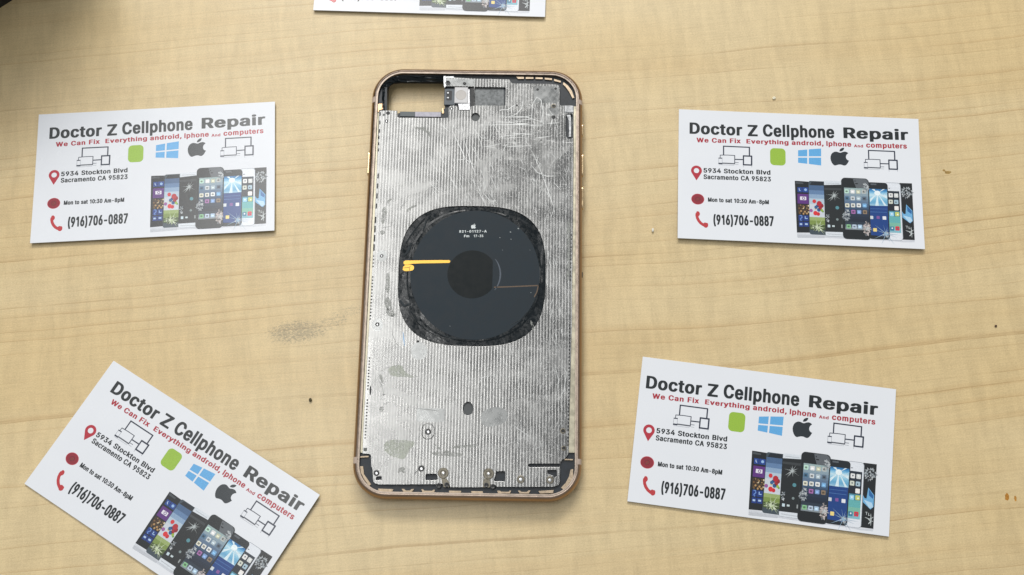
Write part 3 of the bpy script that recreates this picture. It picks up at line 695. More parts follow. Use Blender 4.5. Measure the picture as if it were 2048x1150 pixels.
plate_out = [(-12.47, 75.21), (-9.32, 75.56), (-0.94, 75.17), (11.70, 75.04), (12.93, 73.44), (26.93, 73.43), (29.35, 73.16), (30.28, 72.77), (30.60, 71.78), (30.64, 65.13), (31.25, 64.72), (32.36, 64.91), (34.94, 65.05), (35.73, 64.26), (35.80, 47.35), (35.67, 20.54), (35.47, -16.28), (34.90, -44.55), (34.55, -62.57), (34.22, -63.51), (33.12, -64.79), (32.27, -65.15), (31.73, -66.17), (31.65, -72.89), (31.14, -73.57), (29.46, -74.26), (19.83, -74.46), (10.36, -74.59), (9.76, -74.01), (8.99, -73.69), (8.14, -73.87), (7.99, -74.71), (5.63, -74.80), (-0.46, -74.93), (-5.45, -74.98), (-5.73, -74.15), (-7.93, -74.19), (-8.28, -73.81), (-9.89, -73.86), (-10.31, -74.06), (-22.50, -74.35), (-29.79, -74.46), (-30.99, -74.11), (-31.70, -73.45), (-32.16, -69.26), (-32.69, -68.09), (-32.85, -64.87), (-33.17, -64.37), (-33.86, -64.18), (-35.78, -64.13), (-35.93, -56.06), (-35.90, -40.47), (-35.74, -20.98), (-35.66, -2.84), (-35.66, 19.49), (-35.82, 48.29), (-35.91, 61.49), (-35.57, 61.83), (-35.05, 61.97), (-29.26, 61.95), (-29.01, 59.48), (-28.53, 59.21), (-11.58, 59.33), (-10.66, 59.46), (-10.42, 59.86), (-10.53, 63.43), (-10.07, 64.03), (-8.92, 64.34), (-7.68, 64.26), (-6.92, 63.67), (-6.67, 62.58), (-6.33, 62.39), (-2.82, 62.40), (-2.37, 62.74), (-2.22, 64.04), (-1.76, 64.22), (-1.03, 64.23), (-1.22, 71.84), (-12.36, 71.91)]
holes = []
cx, cy = [(-0.06, -0.46)][0]
rx = ([(26.01, -0.06)][0][0] - [(-26.15, -0.86)][0][0]) / 2
ry = ([(-0.75, 25.68)][0][1] - [(0.61, -25.77)][0][1]) / 2


def squircle(k=0.0, e=3.0, n=64):
    o = []
    for i in range(n):
        a = 2 * pi * i / n
        c_, s_ = cos(a), sin(a)
        o.append((cx + (rx - k) * math.copysign(abs(c_) ** (2 / e), c_), cy + (ry - k) * math.copysign(abs(s_) ** (2 / e), s_)))
    return o


holes.append(squircle())
x0, y0, x1, y1 = rc([(-0.94, 71.75), (10.51, 64.47)])
holes.append(rrect(x0, y0, x1, y1, 0.35, 3))
p = [(-0.36, 59.80)][0]
holes.append(ell(p[0], p[1], 1.5, 1.6))
p = [(-0.18, -48.12)][0]
holes.append(ell(p[0], p[1], 1.72, 2.35))
holes.append([(-13.90, -70.97), (-13.65, -70.63), (-10.60, -70.55), (-10.17, -70.82), (-9.78, -72.08), (-10.02, -72.58), (-13.58, -72.73), (-13.88, -72.40)])
holes.append([(-30.75, -72.09), (-30.25, -71.78), (-28.90, -71.69), (-28.76, -72.82), (-30.62, -72.98)])
holes.append([(9.91, -69.40), (12.62, -69.23), (12.97, -69.51), (12.99, -72.37), (12.69, -72.66), (9.64, -72.66), (9.36, -72.09), (9.77, -70.74)])
holes.append([(21.41, -66.59), (31.52, -66.42), (31.52, -67.52), (21.43, -67.76), (20.91, -67.53), (20.77, -67.19), (20.90, -66.82)])
holes.append([(27.38, -68.68), (30.26, -68.52), (30.46, -68.88), (30.45, -70.73), (29.94, -71.04), (29.26, -70.42), (27.90, -70.10), (27.38, -69.44)])
holes.append([(32.93, 60.85), (33.30, 61.45), (34.40, 61.59), (35.32, 61.28), (35.36, 52.03), (34.08, 51.72), (33.07, 52.58), (32.97, 54.74)])
b = MB()
b.add(*fill([plate_out] + holes, 6.0, 6.6, 0.09))
# perforations along both long edges, dark slots and dots
z = 6.606


def spots(a, c, n, r, ry=None, sq=False):
    for i in range(n):
        x, y = lerp(a, c, i / (n - 1))
        if sq:
            b.add(*fill([rrect(x - r, y - ry, x + r, y + ry, min(r, ry) * .4, 2)], z), 1)
        else:
            b.add(*fill([ell(x, y, r, ry, 10)], z), 1)


e = [(-35.14, 36.27), (-35.23, 24.80), (-35.34, 19.49), (-35.35, 9.18), (-35.28, 6.02), (-35.31, 2.14), (-35.26, -1.73), (-35.40, -17.02), (-34.98, -30.95), (-35.03, -41.85), (-34.98, -45.69), (-35.07, -58.78), (-35.51, 60.50), (-35.47, 53.78), (-35.57, 51.23), (-35.49, 46.34)]
spots(e[0], e[1], 4, 0.26, 1.0, True)
spots(e[2], e[3], 4, 0.30, 1.25, True)
spots(e[4], e[5], 4, 0.28)
spots(e[6], e[7], 14, 0.30)
spots(e[8], e[9], 11, 0.30)
spots(e[10], e[11], 13, 0.30)
spots(e[12], e[13], 3, 0.22, 0.75, True)
spots(e[14], e[15], 3, 0.20, 0.6, True)
e = [(35.07, 14.90), (34.87, -1.76), (34.68, -18.09), (34.29, -60.03)]
spots(e[0], e[1], 12, 0.22, 0.34, True)
spots(e[2], e[3], 34, 0.24, 0.36, True)
for (x, y), r in zip([(-34.87, -62.70), (-34.21, 60.22)], (0.6, 0.42)):
    b.add(*fill([rrect(x - r, y - r, x + r, y + r, 0.1, 2)], z), 2)
# scrapes left by the removed glass: short bright scratches
rng = random.Random(21)


def zone_scratches(p, n, l0, l1, ang, spread, w0, w1):
    x0, y0, x1, y1 = rc(p)
    for _ in range(n):
        x, y = rng.uniform(x0, x1), rng.uniform(y0, y1)
        L = rng.uniform(l0, l1)
        a = radians(rng.gauss(ang, spread))
        bend = rng.uniform(-.25, .25)
        pts = []
        for i in range(6):
            pts.append((x, y))
            x += L / 5 * cos(a)
            y += L / 5 * sin(a)
            a += bend / 5 + rng.uniform(-.06, .06)
        if all(inside(q_, plate_out) and not any(inside(q_, h) for h in holes) for q_ in pts):
            b.ribbon(pts, rng.uniform(w0, w1), z + rng.uniform(0.002, 0.012), 3)


zone_scratches([(-0.64, 63.56), (34.58, 24.30)], 150, 0.8, 4.5, 96, 20, 0.04, 0.13)
zone_scratches([(-15.10, 54.46), (9.39, 23.93)], 60, 1.0, 7.0, 118, 14, 0.05, 0.15)
zone_scratches([(25.58, 24.17), (34.81, -27.01)], 70, 0.6, 4.0, 90, 16, 0.05, 0.17)
zone_scratches([(10.39, -25.62), (34.64, -62.57)], 110, 0.6, 4.0, 82, 22, 0.04, 0.13)
zone_scratches([(-10.51, -27.72), (12.83, -62.08)], 40, 0.8, 4.0, 75, 22, 0.05, 0.12)
zone_scratches([(-0.59, 61.58), (34.47, 47.33)], 34, 1.5, 9.0, 2, 6, 0.06, 0.20)
zone_scratches([(4.22, -58.82), (28.25, -71.94)], 26, 0.8, 4.0, 10, 30, 0.05, 0.16)
zone_scratches([(-38.35, 60.06), (-5.93, -62.39)], 26, 0.8, 3.0, 90, 50, 0.04, 0.10)
for t in ([(20.42, 47.13), (24.72, 37.13), (27.89, 27.62), (28.63, 25.54)], [(20.32, 41.31), (22.71, 38.45), (25.81, 37.15), (29.44, 37.20)], [(20.26, 59.29), (20.73, 65.65), (22.18, 68.06), (23.67, 66.88), (24.46, 62.52), (23.77, 57.96)],
          [(8.60, 62.89), (11.55, 62.94), (13.73, 64.56), (14.83, 64.97)], [(12.52, 60.17), (14.89, 61.39), (16.52, 63.40), (17.02, 66.79)], [(11.41, 60.36), (18.23, 60.06), (24.87, 57.97)], [(1.38, 56.66), (16.07, 57.06), (24.52, 56.79)],
          [(-4.34, 50.69), (-1.74, 42.54), (0.41, 36.78)], [(-8.66, 54.16), (-5.34, 47.16), (-2.61, 40.98)], [(-7.04, 42.86), (-3.77, 43.29), (-0.06, 41.02)], [(15.24, -53.50), (18.35, -55.51), (21.63, -57.85)],
          [(31.11, -44.62), (32.81, -41.11), (33.64, -34.97), (32.59, -33.23)], [(29.63, -32.40), (30.88, -37.65), (30.23, -42.89)], [(2.06, -41.26), (4.55, -37.19), (8.87, -36.25)]):
    b.ribbon(t, 0.22, z + 0.014, 3)
plate = link("back_plate", b.mesh("back_plate"), [plate_m, dark_pit, grey_resin, scratch_m], phone)

# dark floor below the openings
for nm, pts, zz, m in (("recess_floor", [(-1.14, 72.35), (9.80, 72.50), (9.96, 63.91), (-0.92, 63.76)], 5.80, simple("recessed_metal", (0.105, 0.11, 0.112), 0.45, 1.0, 0.35, 0.9, 0.3, bscale=1.5)),):
    b = MB()
    b.add(*fill([pts], 5.76, zz))
    link(nm, b.mesh(nm), m, phone)
dull = simple("dull_grey", (0.055, 0.062, 0.064), 0.4, 0, 0.2)
for p, r in zip([(-0.36, 59.80), (-0.18, -48.12)], ((1.9, 1.9), (2.0, 2.7))):
    b = MB()
    b.add(*fill([ell(p[0], p[1], r[0], r[1])], 5.76, 5.95))
    link("hole_floor", b.mesh("hole_floor"), dull, phone)

# flange strip between plate and frame on both sides
flange = simple("flange_metal", (0.42, 0.39, 0.30), 0.42, 1.0, 0.22, 0.35)
b = MB()
lo = [(-36.20, 61.28), (-35.85, 38.57), (-35.66, 8.25), (-35.30, -28.12), (-35.25, -63.73)]
for (xa, ya), (xb, yb) in zip(lo[:-1], lo[1:]):
    b.add([(-PX + 2.47, ya, 6.35), (-PX + 2.47, yb, 6.35), (xb + .05, yb, 6.35), (xa + .05, ya, 6.35)], [(0, 1, 2, 3)])
link("side_flange", b.mesh("side_flange"), flange, phone)
b = MB()
lo = [(35.68, 64.66), (35.67, 20.54), (35.16, -27.00), (34.47, -62.57)]
for (xa, ya), (xb, yb) in zip(lo[:-1], lo[1:]):
    b.add([(xa - .05, ya, 6.35), (xb - .05, yb, 6.35), (PX - 2.47, yb, 6.35), (PX - 2.47, ya, 6.35)], [(0, 1, 2, 3)])
link("side_flange", b.mesh("side_flange"), flange, phone)

# ---- coil assembly
b = MB()
b.add(*fill([squircle(0.02)], 5.77, 6.22, 0.05))
ccx, ccy = [(1.00, -0.17)][0]
crx = ([(23.97, 0.09)][0][0] - [(-21.99, -0.61)][0][0]) / 2
cry = ([(-0.52, 23.88)][0][1] - [(0.73, -23.63)][0][1]) / 2
# wrinkled bead of glue: radial strips with ragged height
n = 220
rings = []
for j in range(9):
    ring = []
    for i in range(n):
        a = 2 * pi * i / n
        c_, s_ = cos(a), sin(a)
        oe = (cx + (rx - .12) * math.copysign(abs(c_) ** (2 / 3.0), c_), cy + (ry - .12) * math.copysign(abs(s_) ** (2 / 3.0), s_))
        ie = (ccx + (crx - .3) * c_, ccy + (cry - .3) * s_)
        x, y = lerp(oe, ie, j / 8)
        wv = (sin(a * 7 + j * 0.5) + sin(a * 17 + 2.0 - j * 0.3) * 0.6 + sin(a * 31 + j)* 0.25) * 0.045
        ring.append((x, y, 6.30 + wv + (0.10 if j > 5 else 0.0)))
    rings.append(ring)
for j in range(8):
    b.add(rings[j] + rings[j + 1], [(i, (i + 1) % n, n + (i + 1) % n, n + i) for i in range(n)])
coil = link("charging_coil", b.mesh("charging_coil", True), glue, phone)
b = MB()
b.add(*fill([ell(ccx, ccy, crx, cry, 72)], 6.25, 6.48, 0.04))
disc_m = simple("coil_film", lin(33, 43, 50), 0.5, 0, 0.10, 0.25, 0.03, spec=0.22)
link("coil_film", b.mesh("coil_film"), disc_m, coil)
mx, my = [(-0.01, -0.13)][0]
mr = [(8.80, 0.04)][0][0] - mx
b = MB()
arc = [p_ for p_ in ell(mx, my, mr, mr, 72) if p_[0] < [(7.47, 0.02)][0][0]]
b.add(*fill([arc], 6.49, 6.52))
link("coil_centre", b.mesh("coil_centre"), simple("coil_centre_film", lin(13, 21, 23), 0.5, 0, 0.1, 0.3, spec=0.2), coil)
b = MB()
ring_pts = [(mx + (mr + 1.2) * cos(radians(a)), my + 1.05 * (mr + 0.4) * sin(radians(a))) for a in range(-36, 38, 4)]
b.ribbon(ring_pts, 0.55, 6.488, 0)  # arc highlight right of the coil centre, painted as a pale ribbon
link("coil_arc_highlight", b.mesh("coil_arc_highlight"), simple("grey_highlight", lin(64, 74, 86), 0.4), coil)
b = MB()
b.add(*fill([[(-26.04, 4.77), (-22.65, 4.92), (-22.48, 0.58), (-24.60, 0.27), (-25.72, -0.57)]], 6.40, 6.47))
link("connector_pad", b.mesh("connector_pad"), dark_pit, coil)
b = MB()
b.add(*fill([smooth_poly([(-24.51, 4.52), (-22.28, 4.59), (-8.40, 4.98), (-7.94, 4.71), (-8.01, 4.03), (-8.54, 3.87), (-21.17, 3.50), (-22.58, 3.07), (-24.53, 2.95)], 1)], 6.49, 6.55))
b.add(*fill([smooth_poly([(-24.61, 2.76), (-21.87, 3.08), (-20.78, 2.54), (-20.73, 1.44), (-21.42, 0.78), (-24.79, 0.54)], 1)], 6.49, 6.55))
link("contact_strip", b.mesh("contact_strip"), simple("yellow_gold", (0.80, 0.47, 0.07), 0.35, 0.4, 0.06), coil)
b = MB()
b.ribbon([(-24.57, 1.75), (-22.54, 2.05), (-22.02, 2.43)], 0.16, 6.556, 0, False)
b.ribbon([(-22.45, 2.06), (-22.31, 0.77)], 0.16, 6.556, 0, False)
link("contact_seam", b.mesh("contact_seam"), dark_pit, coil)
b = MB()
b.ribbon([(7.84, -4.77), (13.50, -4.52), (23.48, -3.91)], 0.42, 6.488, 0, False)
b.ribbon([(23.48, -3.91), (23.07, -6.15), (22.12, -8.16)], 0.36, 6.488, 0, False)
link("copper_trace", b.mesh("copper_trace"), simple("dull_copper", lin(92, 72, 52), 0.5, 0, 0.3, 2.0), coil)
white_ink = simple("white_ink", (0.62, 0.66, 0.66), 0.5)
b = MB()
b.add(*text_fit("821-01127-A", [(-5.08, 15.20)][0], [(4.77, 15.46)][0], 0.92, 0.008, 1.15))
b.add(*text_fit("Fm", [(-3.29, 13.53)][0], [(-1.41, 13.57)][0], 0.92, 0.012))
b.add(*text_fit("17-35", [(0.20, 13.60)][0], [(3.60, 13.68)][0], 0.92, 0.008, 1.1))
b.v = [(x, y, 6.487) for x, y, _ in b.v]
link("part_number", b.mesh("part_number"), white_ink, coil)
FRUIT = [(15.01, 10.70), (14.52, 10.87), (13.90, 11.06), (13.41, 11.06), (12.89, 10.90), (12.32, 10.51), (11.90, 9.96), (11.61, 9.11), (11.55, 8.26), (11.69, 7.43), (12.01, 6.60), (12.44, 5.98), (12.88, 5.61), (13.33, 5.56), (13.89, 5.78), (14.41, 5.95), (14.91, 6.02), (15.46, 6.00), (16.02, 5.81), (16.51, 5.68), (16.96, 5.75), (17.42, 6.11), (17.88, 6.75), (18.37, 7.73), (17.97, 7.86), (17.60, 8.13), (17.34, 8.53), (17.24, 9.00), (17.30, 9.56), (17.54, 10.05), (17.86, 10.38), (18.16, 10.61), (17.83, 10.95), (17.38, 11.15), (16.94, 11.23), (16.37, 11.13), (15.81, 10.91), (15.42, 10.72)]
LEAF = [(14.96, 11.18), (14.95, 11.62), (15.16, 12.04), (15.46, 12.36), (15.96, 12.65), (16.68, 12.78), (16.67, 12.42), (16.53, 12.03), (16.23, 11.63), (15.82, 11.37), (15.36, 11.23)]
fcx = sum(p_[0] for p_ in FRUIT) / len(FRUIT)
fcy = sum(p_[1] for p_ in FRUIT) / len(FRUIT)
ox, oy = [(0.08, 17.57)][0]
b = MB()
for pl in (FRUIT, LEAF):
    b.add(*fill([[((x - fcx) * 0.255 + ox, (y - fcy) * 0.255 + oy) for x, y in pl]], 6.487))
link("bitten_fruit_mark", b.mesh("bitten_fruit_mark"), white_ink, coil)
# glossy stray glue on the coil
b = MB()
for t, w in (([(-24.85, 6.18), (-23.81, 6.94), (-22.82, 9.00), (-22.01, 11.25)], 0.9), ([(-23.97, 11.03), (-22.30, 14.05), (-20.10, 17.46), (-17.52, 20.51)], 0.45), ([(-21.19, -13.91), (-18.56, -18.20), (-14.58, -21.37), (-9.60, -23.43)], 0.35),
             ([(-10.70, -22.02), (-7.15, -23.40), (-1.89, -23.67)], 0.5), ([(13.75, -18.41), (17.22, -16.56), (19.99, -13.27)], 0.5), ([(-25.23, -9.98), (-23.73, -12.14), (-21.99, -11.39)], 0.8),
             ([(-15.42, 22.05), (-17.11, 19.01), (-18.06, 15.61)], 0.5), ([(18.10, 18.78), (20.29, 16.18), (22.13, 12.09)], 0.3), ([(23.08, -7.42), (21.72, -11.44), (18.96, -15.45)], 0.3)):
    m_ = []
    for i in range(len(t) - 1):
        m_ += [lerp(t[i], t[i + 1], s / 4) for s in range(4)]
    m_.append(t[-1])
    nn = len(m_)
    for k in range(nn - 1):
        (xa, ya), (xb, yb) = m_[k], m_[k + 1]
        dx, dy = xb - xa, yb - ya
        d = math.hypot(dx, dy)
        for sg in (1, -1):
            b.add([(xa, ya, 6.62), (xb, yb, 6.62), (xb - sg * dy / d * w / 2, yb + sg * dx / d * w / 2, 6.42), (xa - sg * dy / d * w / 2, ya + sg * dx / d * w / 2, 6.42)], [(0, 1, 2, 3)])
link("glue_wrinkle", b.mesh("glue_wrinkle"), simple("shiny_glue", (0.03, 0.036, 0.04), 0.12, 0, 0.3), coil)
dust = simple("grey_dust", (0.30, 0.32, 0.32), 0.7)
sp = random.Random(4)
for (x, y), k in zip([(16.16, 17.06), (20.95, -6.54), (13.31, 15.70), (9.59, 13.59), (13.54, 13.09), (10.58, 8.94), (-2.34, -7.81), (-7.29, -19.10), (20.39, 9.09)], (.35, .16, .3, .22, .2, .12, .1, .15, .12)):
    b = MB()
    b.add(*fill([[(x + k * sp.uniform(.4, 1.2) * cos(a), y + k * sp.uniform(.4, 1.2) * sin(a)) for a in [2 * pi * i / 8 for i in range(8)]]], 6.489))
    link("dust_fleck", b.mesh("dust_fleck"), dust, coil)

# ---- camera flash module and brackets
b = MB()
x0, y0, x1, y1 = rc([(-12.14, 70.89), (-8.05, 64.45)])
b.box(x0, x1, y0, y1, 5.76, 6.62, 0, 0.15)
x0, y0, x1, y1 = rc([(-11.34, 70.10), (-9.31, 66.23)])
b.add(*fill([rrect(x0, y0, x1, y1, 0.3)], 6.626), 1)
for (x, y) in [(-10.79, 69.21), (-10.73, 67.31)]:
    b.lathe(x, y, [(0.42, 6.63), (0.42, 6.72), (0.28, 6.78)], 12, [2, 2, 2])
flash = link("flash_module", b.mesh("flash_module"), [simple("slate_plastic", (0.075, 0.09, 0.105), 0.4), dark_pit, bright_steel], phone)
b = MB()
x0, y0, x1, y1 = rc([(-8.34, 71.55), (-3.40, 65.22)])
b.box(x0, x1, y0, y1, 5.76, 6.75, 0, 0.12)
link("flash_lens", b.mesh("flash_lens"), simple("white_plastic", (0.60, 0.59, 0.59), 0.35, 0, 0.04), flash)
b = MB()
p = [(-5.95, 68.47)][0]
b.lathe(p[0], p[1], [(2.0, 6.752), (1.9, 6.80), (1.72, 6.80), (1.66, 6.77)], 32)
link("lens_ring", b.mesh("lens_ring"), simple("cream_ring", (0.50, 0.47, 0.44), 0.4, 0, 0.04), flash)
b = MB()
b.add(*fill([[(-6.96, 65.11), (-2.62, 65.17), (-2.49, 63.54), (-2.65, 62.68), (-6.52, 62.69), (-6.65, 63.88)]], 5.9, 6.45))
b.add(*fill([[(-3.46, 70.91), (-2.87, 70.92), (-2.63, 65.33), (-3.31, 65.32)]], 5.9, 6.40))
link("flash_foil", b.mesh("flash_foil"), simple("crumpled_foil", (0.42, 0.42, 0.43), 0.36, 1.0, 0.2, 0.9, 0.8, bscale=1.6), phone)
b = MB()
b.add(*fill([[(-2.52, 71.83), (-1.13, 71.75), (-0.83, 67.54), (-0.83, 63.96), (-2.22, 64.14)]], 5.8, 6.1))
link("flash_gap", b.mesh("flash_gap"), dark_pit, phone)
# grey strip in the slot under the camera window
b = MB()
x0, y0, x1, y1 = rc([(-28.27, 61.69), (-22.75, 59.72)])
b.box(x0, x1, y0, y1, 5.7, 6.45, 0, 0.1)
x2 = [(-13.10, 60.81)][0][0]
b.box(x1, x2, y0 - .05, y1 - .02, 5.7, 6.5, 1, 0.1)
link("camera_slot_strip", b.mesh("camera_slot_strip"), [simple("slate_tape", (0.09, 0.105, 0.11), 0.45), simple("lilac_grey_tape", (0.33, 0.32, 0.36), 0.45, 0.3, 0.2)], phone)
b = MB()
b.add(*fill([[(-29.07, 60.98), (-28.21, 61.20), (-28.14, 59.41), (-29.01, 59.56)]], 5.7, 6.3))
b.add(*fill([[(-13.11, 62.00), (-11.71, 63.21), (-10.56, 63.62), (-10.43, 59.60), (-13.02, 59.46)]], 5.7, 6.25))
link("slot_end", b.mesh("slot_end"), black_plastic, phone)
b = MB()
b.add(*fill([[(-12.72, 63.00), (-12.45, 63.30), (-12.01, 61.32), (-12.37, 60.92), (-12.84, 61.21)]], 6.2, 6.62))
link("brass_tab", b.mesh("brass_tab"), bright_gold, phone)
b = MB()
b.add(*fill([[(-12.68, 75.92), (-12.13, 76.11), (-11.74, 75.63), (-11.44, 72.01), (-12.15, 71.19), (-12.46, 71.99)]], 6.0, 6.75, 0.05))
b.add(*fill([[(-11.75, 75.87), (-8.77, 75.91), (-8.75, 75.26), (-11.72, 75.22)]], 6.0, 6.7, 0.05))
link("bracket_lip", b.mesh("bracket_lip"), bright_steel, phone)
# corner copper tab and the grounding tab on the right
b = MB()
b.add(*fill([[(-36.53, 64.56), (-34.87, 64.68), (-34.63, 62.50), (-35.13, 62.19), (-35.86, 62.08), (-36.20, 61.28), (-36.47, 61.28)]], 6.0, 6.62, 0.05))
link("copper_tab", b.mesh("copper_tab"), simple("copper_gold", (0.62, 0.40, 0.24), 0.34, 1.0, 0.1), phone)
b = MB()
x0, y0, x1, y1 = rc([(32.36, 64.81), (35.78, 61.98)])
b.box(x0, x1, y0, y1, 6.605, 6.8, 0, 0.12)
link("grounding_tab", b.mesh("grounding_tab"), bright_steel, phone)
b = MB()
b.add(*fill([[(33.12, 61.25), (34.59, 61.27), (34.88, 58.11), (34.81, 52.61), (33.99, 52.60), (34.16, 54.76), (33.95, 59.09)]], 5.8, 6.3))
link("slot_spring", b.mesh("slot_spring"), bright_steel, phone)

# ---- gold tabs between tray and frame
tab_pts = [[(-29.96, -75.80), (-24.72, -75.88), (-25.11, -76.79), (-29.60, -76.64)], [(-21.93, -75.76), (-21.09, -75.75), (-20.39, -76.27), (-19.20, -76.25), (-18.55, -75.74), (-17.73, -75.73), (-18.50, -76.81), (-21.21, -76.79)],
           [(-15.28, -75.82), (-14.65, -75.77), (-14.13, -76.23), (-11.59, -76.22), (-11.26, -75.87), (-10.59, -75.87), (-10.81, -76.71), (-14.78, -76.74)], [(-5.93, -76.06), (-1.70, -76.09), (-1.93, -76.76), (-5.73, -76.79)],
           [(1.60, -76.10), (5.57, -76.07), (5.67, -76.70), (1.79, -76.77)], [(10.39, -75.82), (11.23, -75.77), (11.91, -76.13), (14.28, -76.12), (14.61, -75.72), (15.20, -75.71), (14.79, -76.58), (10.74, -76.65)],
           [(17.40, -75.70), (18.07, -75.62), (18.75, -76.08), (20.44, -76.05), (21.03, -75.54), (21.70, -75.56), (21.12, -76.54), (18.09, -76.59)], [(24.40, -75.68), (29.55, -75.26), (29.39, -76.27), (24.84, -76.48)],
           [(31.99, -74.47), (32.84, -75.04), (35.03, -73.00), (36.03, -71.31), (36.11, -68.12), (35.18, -68.39), (34.68, -70.66), (33.51, -72.86)], [(-36.38, -68.37), (-35.36, -68.35), (-34.88, -71.07), (-32.34, -74.38), (-32.98, -75.01), (-34.98, -72.50), (-36.11, -70.33)],
           [(-36.55, -65.00), (-33.69, -64.79), (-33.64, -65.26), (-36.53, -65.49)], [(33.12, -64.71), (36.01, -64.75), (36.01, -65.17), (33.12, -65.13)],
           [(14.28, 76.28), (17.25, 76.32), (17.26, 75.41), (15.04, 75.38)], [(17.90, 76.27), (20.78, 76.23), (20.79, 75.46), (17.91, 75.42)], [(21.52, 76.20), (24.22, 76.11), (24.23, 75.41), (21.53, 75.41)],
           [(24.96, 76.04), (27.66, 75.76), (27.66, 75.05), (24.97, 75.28)], [(28.40, 75.56), (31.00, 74.79), (30.91, 74.09), (28.41, 74.76)], [(31.93, 74.30), (33.61, 73.02), (35.10, 70.84), (36.03, 68.05), (35.30, 67.84), (34.18, 70.22), (32.87, 72.21), (31.75, 73.40)]]
for t in tab_pts:
    b = MB()
    b.add(*fill([t], 5.75, 6.3, 0.04))
    link("frame_tab", b.mesh("frame_tab"), cut_gold, phone)

# ---- screws and threaded posts
bronze = simple("dull_bronze", (0.17, 0.155, 0.125), 0.40, 1.0, 0.3, 1.5)
dark_steel = simple("dark_steel", (0.07, 0.07, 0.07), 0.36, 1.0, 0.2, 1.2)


def post(name, p, r, ring, pit, z0=6.6, core=0.45):
    b = MB()
    b.lathe(p[0], p[1], [(r * 1.05, z0 + 0.004), (r, z0 + 0.10), (r * 0.72, z0 + 0.12), (r * core, z0 + 0.06), (r * core * .8, z0 + 0.05)], 20, [0, 0, 0, 1, 1])
    return link(name, b.mesh(name), [ring, pit], phone)


for p in [(-7.99, -70.25), (7.38, -70.21)]:
    b = MB()
    b.lathe(p[0], p[1], [(1.85, 6.604), (1.85, 6.75), (1.7, 6.85), (1.0, 6.85), (.85, 6.78), (.45, 6.80), (.3, 6.84)], 28, [0, 0, 0, 1, 0, 2, 2])
    link("screw", b.mesh("screw"), [bronze, dark_steel, smooth_metal], phone)
for pts in ([(-8.68, -72.06), (-6.82, -72.03), (-5.75, -73.52), (-5.79, -74.94), (-7.74, -74.97), (-7.94, -73.89)], [(5.90, -71.81), (7.76, -71.78), (8.14, -73.62), (7.91, -74.79), (5.63, -74.83), (5.59, -73.16)]):
    b = MB()
    b.add(*fill([pts], 6.606, 6.7, 0.03))
    link("screw_bracket", b.mesh("screw_bracket"), bronze, phone)
for p, r in zip([(-9.37, -74.42), (9.00, -74.39), (-6.66, -74.12), (6.71, -73.98)], (0.85, 0.85, 0.8, 0.8)):
    post("screw", p, r, dark_steel, dark_pit, 6.5 if r > .82 else 6.7)
for p, r in zip([(18.35, -71.91), (28.25, -71.94)], (1.35, 1.3)):
    b = MB()
    b.lathe(p[0], p[1], [(r, 6.604), (r, 6.7), (r * .9, 6.76), (r * .5, 6.76), (r * .4, 6.7), (r * .2, 6.74)], 24, [0, 0, 0, 1, 2, 2])
    link("screw", b.mesh("screw"), [bronze, dark_steel, smooth_metal], phone)
for p, r in zip([(-30.65, -70.58), (-15.49, -68.81), (-13.68, -56.29), (-32.43, 6.12), (-32.80, -18.91), (-33.08, 57.76), (-9.30, 63.04)], (0.98, 1.05, 1.05, 0.6, 0.72, 0.62, 0.62)):
    post("threaded_post", p, r, dark_steel, bright_steel, core=0.42)
for p, r in zip([(-18.37, -24.79), (-32.67, 60.94), (22.33, 71.12), (28.99, 71.55), (14.75, 64.63), (28.31, 64.56), (28.34, 60.20), (-4.78, 73.10), (32.55, -55.28), (32.84, -61.16), (23.84, 51.08)],
                (0.42, 0.72, 0.5, 0.48, 0.35, 0.85, 0.75, 0.62, 0.95, 0.85, 0.25)):
    post("threaded_post", p, r, bronze if r > .8 else dark_steel, dark_pit, core=0.6)
p = [(-10.99, 73.22)][0]
b = MB()
b.lathe(p[0], p[1], [(1.05, 6.62), (1.0, 6.85), (.8, 6.85), (.7, 6.7), (.3, 6.65)], 6, [0, 0, 0, 1, 1])
link("bolt", b.mesh("bolt"), [dark_steel, dark_pit], phone)
# smooth pads around posts
pads = [ell(p[0], p[1], r, r * 1.1, 28) for p, r in zip([(-32.43, 6.07), (-32.79, -19.14), (-17.82, -28.19), (28.32, 62.57)], (1.9, 2.0, 2.9, 1.9))]
pads += [rrect(*rc([(-17.75, -48.18), (-8.29, -52.86)]), 0.6), smooth_poly([(4.48, -48.51), (10.82, -47.03), (13.96, -49.39), (12.99, -52.85), (6.69, -54.67), (4.07, -52.83)], 2),
         rrect(*rc([(21.01, 72.45), (30.14, 65.78)]), 0.8), [(-11.53, 74.92), (-1.12, 74.86), (-1.04, 72.09), (-11.44, 72.15)]]
x0, y0, x1, y1 = rc([(-15.83, -53.41), (-11.51, -58.91)])
pad_m = (simple("smooth_aluminium", (0.225, 0.23, 0.228), 0.28, 1.0, 0.06, 0.3, 0.06))
for pd in pads:
    b = MB()
    b.add(*fill([pd], 6.603))
    link("smooth_pad", b.mesh("smooth_pad"), pad_m, phone)
b = MB()
rr = rrect(x0, y0, x1, y1, 2.0, 8)
ri = rrect(x0 + .22, y0 + .22, x1 - .22, y1 - .22, 1.8, 8)
n = len(rr)
b.add([(x, y, 6.606) for x, y in rr] + [(x, y, 6.66) for x, y in ri], [(i, (i + 1) % n, n + (i + 1) % n, n + i) for i in range(n)], 0)
link("post_recess", b.mesh("post_recess"), dark_steel, phone)

